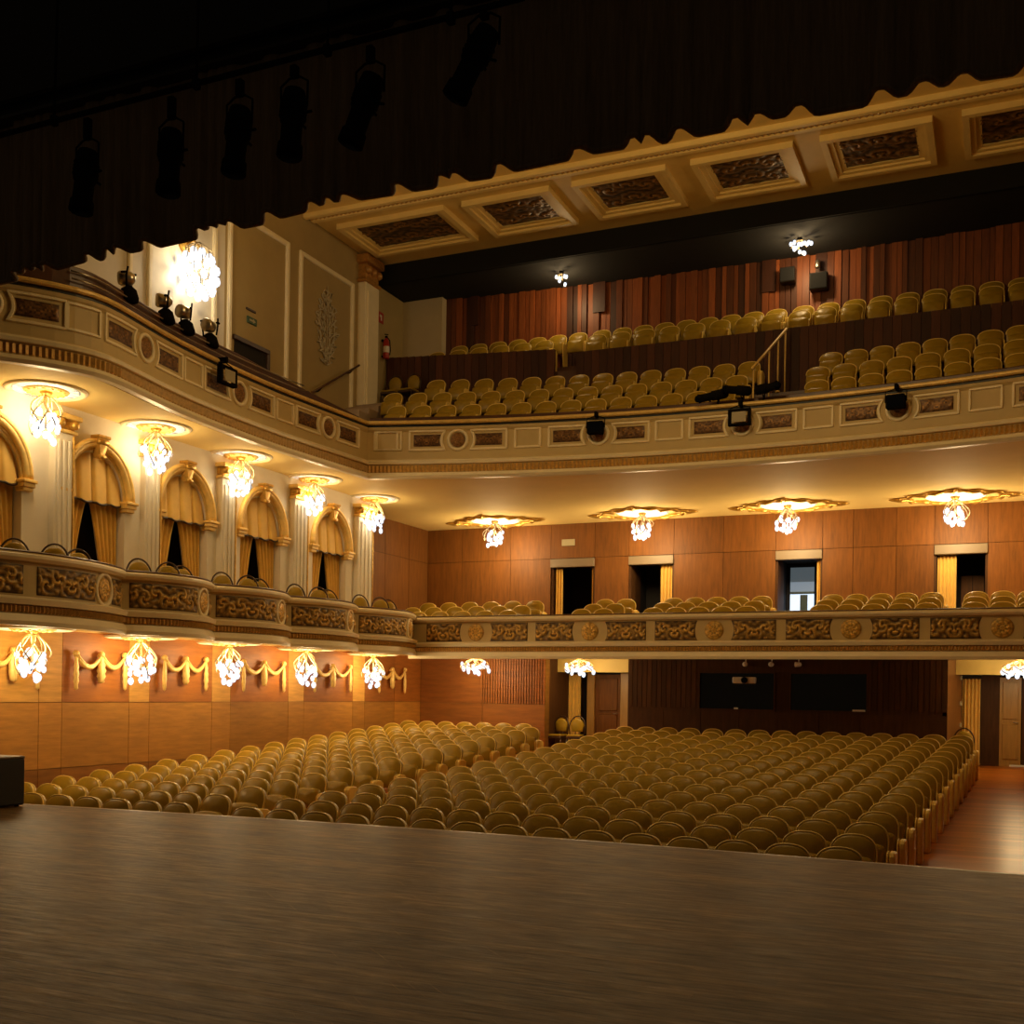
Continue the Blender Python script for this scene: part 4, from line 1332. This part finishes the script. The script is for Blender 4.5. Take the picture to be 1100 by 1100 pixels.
for x, y, z, lab, s in ((-9.9, 25.0, 11.64, 'small cluster lamp on the black ceiling over the pale lit gallery seats', .7), (-4.3, 25.1, 11.64, 'bright cluster lamp on the black ceiling beside the wall loudspeakers', 1.)):
    t = thing('ceiling_cluster_lamp', lab, 'ceiling lamp', (x, y, z), 0, 'cluster lamps on the gallery ceiling')
    m = MB(); m.lathe([(.06, 0), (.05, -.03), (.02, -.05)], (0, 0, 0), 10); m.build('canopy', M['blackmetal'], t)
    m = MB()
    for k in range(7):
        a = 2 * PI * k / 7
        m.tube([(0, 0, -.04), (.14 * s * cos(a), .12 * s * sin(a), -.08), (.22 * s * cos(a), .2 * s * sin(a), -.16)], .008, 5)
    m.build('wire_frame', M['crystal'], t)
    for k in range(int(6 + 8 * (s > .8))):
        a = 2.4 * k
        b = MB(); icos(b, (.26 * s * cos(a) * (.4 + .6 * (k % 3) / 2), .22 * s * sin(a), -.12 - .05 * (k % 4)), .042); b.build('bulb', M['bulb'], t)
    lamp_light((x, y + .1, z - .35), 52 * s, (1., .70, .34), .12)

# ------------------------------------------------------------------ rail fixtures
def par_lamp(loc, rz, label):
    t = thing('rail_lamp', label, 'stage light', loc, rz, 'lamps standing on the side gallery rail')
    m = MB(); m.lathe([(.05, -.02), (.15, .0), (.16, .05), (.12, .18), (.05, .24)], (0, 0, 0), 12); m.build('base', M['blackmetal'], t)
    m = MB(); m.lathe([(.10, -.16), (.12, -.12), (.10, .05), (.04, .10)], (0, 0, .36), 12, 'x'); m.build('head', M['steel'], t)
    m = MB()
    for a in (-.13, .13): m.tube([(0, a, .2), (0, a * 1.2, .36), (.02, a * 1.1, .5)], .016, 5)
    m.build('yoke', M['blackmetal'], t)
    m = MB(); m.tube([(.02, .13, .46), (.05, .22, .5)], .02, 5); m.tube([(.0, -.13, .42), (-.06, -.22, .38)], .02, 5); m.build('knob', M['blackmetal'], t)
for k, (y, z, lab) in enumerate(((13.68, 7.60, 'first along from the valance'), (14.72, 7.60, 'second along from the valance'), (15.3, 7.60, 'third along, close beside another'), (16.05, 7.60, 'last one, before the dark doorway'))):
    x = [p for p in gl if p[1] <= y][-1][0] - .26
    par_lamp((x, y, z), .5 + .4 * k, f'dark round stage lamp on the side gallery rail, {lab}')
def flood(loc, rz, label, empty=False, tilt=0.):
    t = thing('flood_light', label, 'flood light', loc, rz, 'flood lights clamped to the gallery front')
    m = MB()
    if empty:
        for a, b in (((-.22, -.05, -.16), (.22, .05, -.12)), ((-.22, -.05, .12), (.22, .05, .16)), ((-.22, -.05, -.12), (-.17, .05, .12)), ((.17, -.05, -.12), (.22, .05, .12))): m.box(a, b)
    else:
        m.bbox((-.17, -.06, -.13), (.17, .10, .13), .02)
    m.build('housing', M['blackmetal'], t)
    m = MB(); m.box((-.14, -.066, -.10), (.14, -.06, .10)); m.build('glass', M['signcream'] if empty else M['lens'], t)
    m = MB(); m.tube([(-.19, .02, 0), (-.19, .04, .2), (0, .06, .26), (.19, .04, .2), (.19, .02, 0)], .012, 5); m.build('yoke', M['blackmetal'], t)
    m = MB(); m.bbox((-.03, 0.0, .24), (.03, .2, .34), .008); m.build('clamp', M['blackmetal'], t)
for x, lab, e in ((-7.80, 'black flood light hanging before a roundel, near the side of the gallery front', False), (-1.93, 'black flood light hanging before a roundel, near the wide aisle', False), (-4.86, 'open-framed flood light hanging under the spotlight cluster', True)):
    flood((x, railY(x) - .22, 6.98), -.041 * (x - CXH), lab, e)
flood((-12.62, 15.95, 7.0), PI / 2, 'open-framed flood light hanging from the side gallery rail', True)
for k, (x, dx, dz, lab) in enumerate(((-5.18, -.5, -.12, 'outer one'), (-4.72, -.42, .02, 'middle one'), (-4.55, .42, .0, 'one facing the stairs'))):
    t = thing('gallery_spotlight', f'black profile spotlight on the gallery rail by the stairs, {lab}', 'spotlight', (x, railY(x) - .05, 7.53), 0, 'spotlights clustered on the gallery rail')
    m = MB()
    m.tube([(-dx * .1, .02, 0), (0, 0, 0), (dx * .5, -.1, dz * .5), (dx * .52, -.104, dz * .52), (dx * .9, -.18, dz * .9), (dx, -.2, dz)], [.06, .10, .10, .08, .08, .095], 10)
    m.build('housing', M['blackmetal'], t)
    m = MB(); m.sphere((dx * 1.02, -.205, dz), .07, 10, 6); m.build('lens', M['lens'], t)
    m = MB(); m.tube([(dx * .3, .0, -.13), (dx * .3, -.02, -.2)], .02, 6); m.tube([(dx * .3, -.12, -.01), (dx * .3, -.14, -.12), (dx * .3, .08, -.14), (dx * .3, .10, 0)], .012, 5); m.build('yoke', M['blackmetal'], t)
# wall speakers
for x, z, w, hh_, lab in ((-4.70, 11.00, .34, .34, 'black loudspeaker on the slat wall, upper one of the pair'), (-4.0, 10.74, .40, .38, 'black loudspeaker on the slat wall, lower one under the small lamp')):
    t = thing('wall_speaker', lab, 'loudspeaker', (x, slatY(x), z))
    MB().bbox((-w / 2, -.26, 0), (w / 2, -.02, hh_), .015).build('cabinet', M['black'], t)
    MB().box((-w / 2 + .02, -.268, .02), (w / 2 - .02, -.26, hh_ - .02)).build('grille', M['blackmatte'], t)
t = thing('bracket_lamp', 'small grey bracket lamp on the slat wall above the lower loudspeaker', 'wall lamp', (-4.03, slatY(-4.03), 11.36))
m = MB(); m.tube([(0, -.02, .0), (0, -.15, .05), (0, -.2, .0)], .014, 6); m.build('bracket', M['steel'], t)
m = MB(); m.lathe([(.03, .06), (.05, .03), (.06, -.12), (.05, -.13)], (0, -.2, 0), 10); m.build('shade', M['steel'], t)

# ------------------------------------------------------------------ seats
def arch_outline(w0, w1, z0, zs, zt, n=14, p=2.3):
    """bottom width w0, shoulder width w1 at zs, rounded top to zt"""
    o = [(-w0 / 2, z0), (0, z0), (w0 / 2, z0)]
    for k in range(1, 4): o.append((w0 / 2 + (w1 - w0) / 2 * k / 4, z0 + (zs - z0) * k / 4))
    for k in range(n + 1):
        a = PI * k / n
        c, s = cos(a), sin(a)
        o.append((w1 / 2 * math.copysign(abs(c) ** (2 / p), c), zs + (zt - zs) * abs(s) ** (2 / p)))
    for k in range(3, 0, -1): o.append((-w0 / 2 - (w1 - w0) / 2 * k / 4, z0 + (zs - z0) * k / 4))
    return o
def seat_proto(name, wide, top, shoulder, pw, tip=True):
    """theatre armchair facing -Y, origin on the floor under the backrest"""
    W = wide
    par = []
    lean = lambda x, y, z: (x, y + .26 * (z - .45), z)
    ol = arch_outline(W * .93, W, .40, shoulder, top, 16, pw)
    m = MB(); m.cushion(ol, -.065, .055, .04, .042, lean); par.append(('backrest', m, M['leather'], None))
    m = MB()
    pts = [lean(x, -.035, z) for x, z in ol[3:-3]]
    m.tube(pts, .012, 5); par.append(('rim_highlight', m, M['rim_highlight'], 'backrest'))  # highlight of the backrest rim, put in as a pale tube
    m = MB()
    so = arch_outline(W * .86, W * .90, .36, .60, .68, 10, 3.2)
    m.cushion(so, -.19, -.07, .03, .03, lambda x, y, z: (x, y + .12 * (z - .4), z)); par.append(('seat_cushion', m, M['leather'], None))
    def armm(x, h):
        m = MB()
        prof = [(-.20, 0), (-.22, .06), (-.24, .30), (-.26, .50), (-.25, .56), (-.21, .60), (-.12, .615), (0, .60), (.07, .56), (.08, .3), (.06, 0)]
        n = len(prof)
        vs = [(x - h * .7, y, z) for y, z in prof] + [(x - h, y * .93, z * .985) for y, z in prof] + [(x + h, y * .93, z * .985) for y, z in prof] + [(x + h * .7, y, z) for y, z in prof]
        vs = [(x + sx * h, y, z) for sx in (-1, 1) for y, z in prof]
        # bevelled slab
        ins = [(y * .9 - .006, z * .97 + .005) for y, z in prof]
        vs = [(x - h, y, z) for y, z in ins] + [(x - h * .5, y, z) for y, z in prof] + [(x + h * .5, y, z) for y, z in prof] + [(x + h, y, z) for y, z in ins]
        fs = [tuple(range(n))] + [tuple(3 * n + k for k in range(n))[::-1]]
        for j in range(3): fs += [(j * n + k, (j + 1) * n + k, (j + 1) * n + (k + 1) % n, j * n + (k + 1) % n) for k in range(n)]
        m.add(vs, fs, 1., False)
        return m
    par.append(('armrest', armm(W / 2 + .014, .012), M['arm'], None))
    end = ('end_panel', armm(W / 2 + .066, .036), M['arm'], None)
    return par, end
SEATS = {}
def make_seat(kind, loc, rz, label, group, name, end=False, cat='theatre seat'):
    par, en = SEATS[kind]['src']
    t = thing(name, label, cat, loc, rz, group)
    d = SEATS[kind]['data']
    objs = {}
    for nm, mb, mt, pa in par + ([en] if end else []):
        key = nm if not (end and (nm, mb, mt, pa) == en) else nm + '_end'
        if key not in d:
            o = mb.build(nm, mt, objs.get(pa, t)); d[key] = o
        else:
            o = d[key].copy(); C.objects.link(o); o.parent = objs.get(pa, t)
        if key == nm: objs[nm] = o
    return t
SEATS['stalls'] = dict(src=seat_proto('stalls', .495, .90, .69, 2.5), data={})
SEATS['gallery'] = dict(src=seat_proto('gallery', .475, .90, .74, 2.4), data={})
SEATS['circle'] = SEATS['stalls']

XLs = [-9.12, -9.02, -8.86, -8.72, -8.62, -8.52, -8.44, -8.37, -8.30, -8.25, -8.22, -8.20, -8.20, -8.20, -8.20, -8.20, -8.20]
stuff = MB()
stuff_mats = []
def seat_into(mb, kind, loc, end):
    par, en = SEATS[kind]['src']
    for nm, s, mt, pa in par + ([en] if end else []):
        stuff_mats.extend([0 if mt is M['leather'] else 1 if mt is M['rim_highlight'] else 2] * len(s.f))
        mb.add([(v[0] + loc[0], v[1] + loc[1], v[2] + loc[2]) for v in s.v], s.f, 1., True)
wall_ends = {}
for i in range(17):
    y = 12.0 + .82 * i
    z = fz(y)
    xr = -1.56 + .045 * i
    nc = 15 if i in (0, 1, 16) else 14
    for j in range(nc):
        x = xr + (XLs[i] - xr) * j / (nc - 1)
        if i < 13:
            make_seat('stalls', (x, y, z), 0, f'olive gold seat {ords[j]} from the wide aisle, {ords[i]} row of the centre block from stage', 'centre block stalls seats', 'stalls_armchair', j == 0)
        else: seat_into(stuff, 'stalls', (x, y, z), j == 0)
    xa, xw = -10.28, -14.02
    if i == 16: xa = -10.8
    n = 8 if i < 16 else 7
    for j in range(n):
        x = xw + (xa - xw) * j / (n - 1)
        if i == 0 and j < 1: continue
        if i < 13 or (i == 13 and j > 5):
            make_seat('stalls', (x, y, z), 0, f'olive gold seat {ords[j]} from the panelled wall, {ords[i]} row of the wall-side block from stage', 'wall-side block stalls seats', 'stalls_armchair', j == n - 1)
        else: seat_into(stuff, 'stalls', (x, y, z), j == n - 1)
o = stuff.build('stalls_seating', M['leather'], None, kind='stuff')
o.data.materials.append(M['rim_highlight']); o.data.materials.append(M['arm'])
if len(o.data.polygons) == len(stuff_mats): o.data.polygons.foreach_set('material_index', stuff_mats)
o['label'] = 'rearmost rows of olive gold stalls seats before the rear wall'; o['category'] = 'theatre seats'

# circle seats: three short rows per bay
bay = [(-13.95, -10.9, 'between the side wall and the first doorway'), (-9.03, -8.49, 'between the first and second doorways'), (-7.3, -5.2, 'between the second doorway and the window doorway'),
       (-3.6, -1.5, 'between the window doorway and the curtained one'), (-.6, 1.5, 'beyond the curtained doorway')]
for (x0, x1, lab) in bay:
    for rrow, (y, z) in enumerate(((24.3, 2.56), (25.12, 2.74), (25.97, 2.92))):
        n = max(2, int((x1 - x0) / .525 + 1e-6) + 1)
        for j in range(n):
            x = x0 + (x1 - x0) * j / (n - 1)
            make_seat('stalls', (x, y, z), 0, f'circle seat {ords[j]} from the side, {("front", "middle", "back")[rrow]} row {lab}', 'circle seats', 'circle_armchair', j == n - 1)

# gallery seats
def grow(off, z, x0, x1, lab):
    n = int((x1 - x0) / .515)
    for j in range(n + 1):
        x = x0 + (x1 - x0) * j / n
        make_seat('gallery', (x, railY(x) + off, z), 0, f'gallery seat {ords[j]} along {lab}', 'gallery seats', 'gallery_armchair', j == n)
grow(.86, 6.98, -12.55, -5.45, 'the front row beside the side steps')
grow(1.62, 7.46, -13.0, -5.35, 'the second row beside the side steps')
grow(2.40, 7.96, -12.4, -5.25, 'the third row beside the side steps')
grow(.86, 6.98, -3.55, 1.2, 'the front row past the brass handrail')
grow(1.62, 7.46, -3.65, 1.2, 'the second row past the brass handrail')
grow(2.40, 7.96, -3.5, 1.2, 'the third row past the brass handrail')
def top_row(x0, x1, off, z, lab):
    n = int((x1 - x0) / .52)
    for j in range(n + 1):
        x = x0 + (x1 - x0) * j / n
        make_seat('gallery', (x, parY(x) + off, z), 0, f'gallery seat {ords[j]} along {lab}', 'gallery seats', 'gallery_armchair', j == n)
top_row(-13.3, -10.40, .42, 9.2, 'the lower top row by the pale corner wall')
top_row(-9.05, -4.9, .42, 9.2, 'the lower top row before the wall loudspeakers')
top_row(-4.3, 1.3, .42, 9.2, 'the lower top row past the wall loudspeakers')
top_row(-12.9, -9.7, .88, 9.45, 'the highest row by the pale corner wall')
top_row(-9.1, -4.9, .88, 9.45, 'the highest row before the wall loudspeakers')
top_row(-4.3, 1.3, .88, 9.45, 'the highest row past the wall loudspeakers')

# arched-back chairs
def arched_chair(loc, rz, label, group=None):
    if 'chair' in protos:
        t = copy_tree(protos['chair']); t.location = loc; t.rotation_euler = (0, 0, rz)
        return tag(t, label, 'chair', group)
    t = thing('arched_chair', label, 'chair', loc, rz, group); protos['chair'] = t
    m = MB()
    pts = [(-.19, .20, .44)] + [(-.20 * cos(PI * k / 14) * 1.06, .20 + .08 * sin(PI * k / 14), .66 + .30 * sin(PI * k / 14)) for k in range(15)] + [(.19, .20, .44)]
    m.tube(pts, .016, 6); m.build('back_frame', M['chairframe'], t)
    m = MB(); m.cushion(arch_outline(.28, .35, .56, .72, .90, 12, 2.), .20, .25, .02, .02); m.build('back_pad', M['leather'], t)
    m = MB()
    for x in (-.05, .05): m.tube([(x, .22, .44), (x, .23, .58)], .012, 5)
    m.build('back_support', M['chairframe'], t)
    m = MB(); m.bbox((-.19, -.19, .44), (.19, .20, .49), .02); m.build('seat_pad', M['leather'], t)
    m = MB(); m.bbox((-.20, -.2, .38), (.20, .22, .44), .012); m.build('seat_frame', M['chairframe'], t)
    for x in (-.18, .18):
        for y in (-.17, .19):
            m = MB(); m.tube([(x, y, .41), (x * 1.08, y * 1.05, 0)], [.018, .013], 6); m.build('leg', M['chairframe'], t)
    return t
bn = ['box beside the stage', 'second box', 'third box', 'fourth box', 'fifth box']
for i, (a, b) in enumerate(zip(joints, joints[1:])):
    ln = b - a
    for k, f in enumerate((.36, .62, .88) if i else (.44, .63, .83)):
        arched_chair((-13.28 + (.0, .06, -.05)[k], a + ln * f, 2.66 + .06), PI / 2 - .75 + (.15, -.1, .1)[k], f'arched-back chair in the {bn[i]}, {ords[k]} along its rail', 'chairs in the boxes')
arched_chair((-10.13, 27.0, fz(27)), .1, 'arched-back chair in the rear doorway before the mustard curtain')
arched_chair((-10.60, 26.95, fz(27)), -.1, 'arched-back chair half hidden in the rear doorway by the wood wall')
arched_chair((-.82, 26.2, fz(26.2)), 0, 'arched-back chair at the booth corner beside the wide aisle')
arched_chair((-14.02, 24.05, 8.42), .05, 'arched-back chair at the top of the pale steps, by the side wall')
arched_chair((-13.52, 24.05, 8.42), -.05, 'arched-back chair at the top of the pale steps, by the seat row')

# ------------------------------------------------------------------ unseen fill light added high over the stalls, world
def area(loc, size, watts, col, rot=(0, 0, 0)):
    l = bpy.data.lights.new('added_fill_light', 'AREA'); l.energy = watts; l.color = col; l.shape = 'DISK'; l.size = size
    o = bpy.data.objects.new('added_fill_light', l); C.objects.link(o); o.location = loc; o.rotation_euler = rot
    return o
lamp_light((CXH, 14.6, 9.6), 390, (1., .70, .31), .9)  # added light without a fixture, brightens the ceiling and balcony fronts
w = bpy.data.worlds.new('world'); bpy.context.scene.world = w
w.use_nodes = True
w.node_tree.nodes['Background'].inputs[0].default_value = (.9, .65, .38, 1)
w.node_tree.nodes['Background'].inputs[1].default_value = .035
sc = bpy.context.scene
sc.view_settings.view_transform = 'Standard'
sc.view_settings.look = 'None'
sc.view_settings.exposure = .1
sc.cycles.use_denoising = True
sc.cycles.sample_clamp_indirect = 4
sc.cycles.max_bounces = 8
sc.cycles.diffuse_bounces = 5
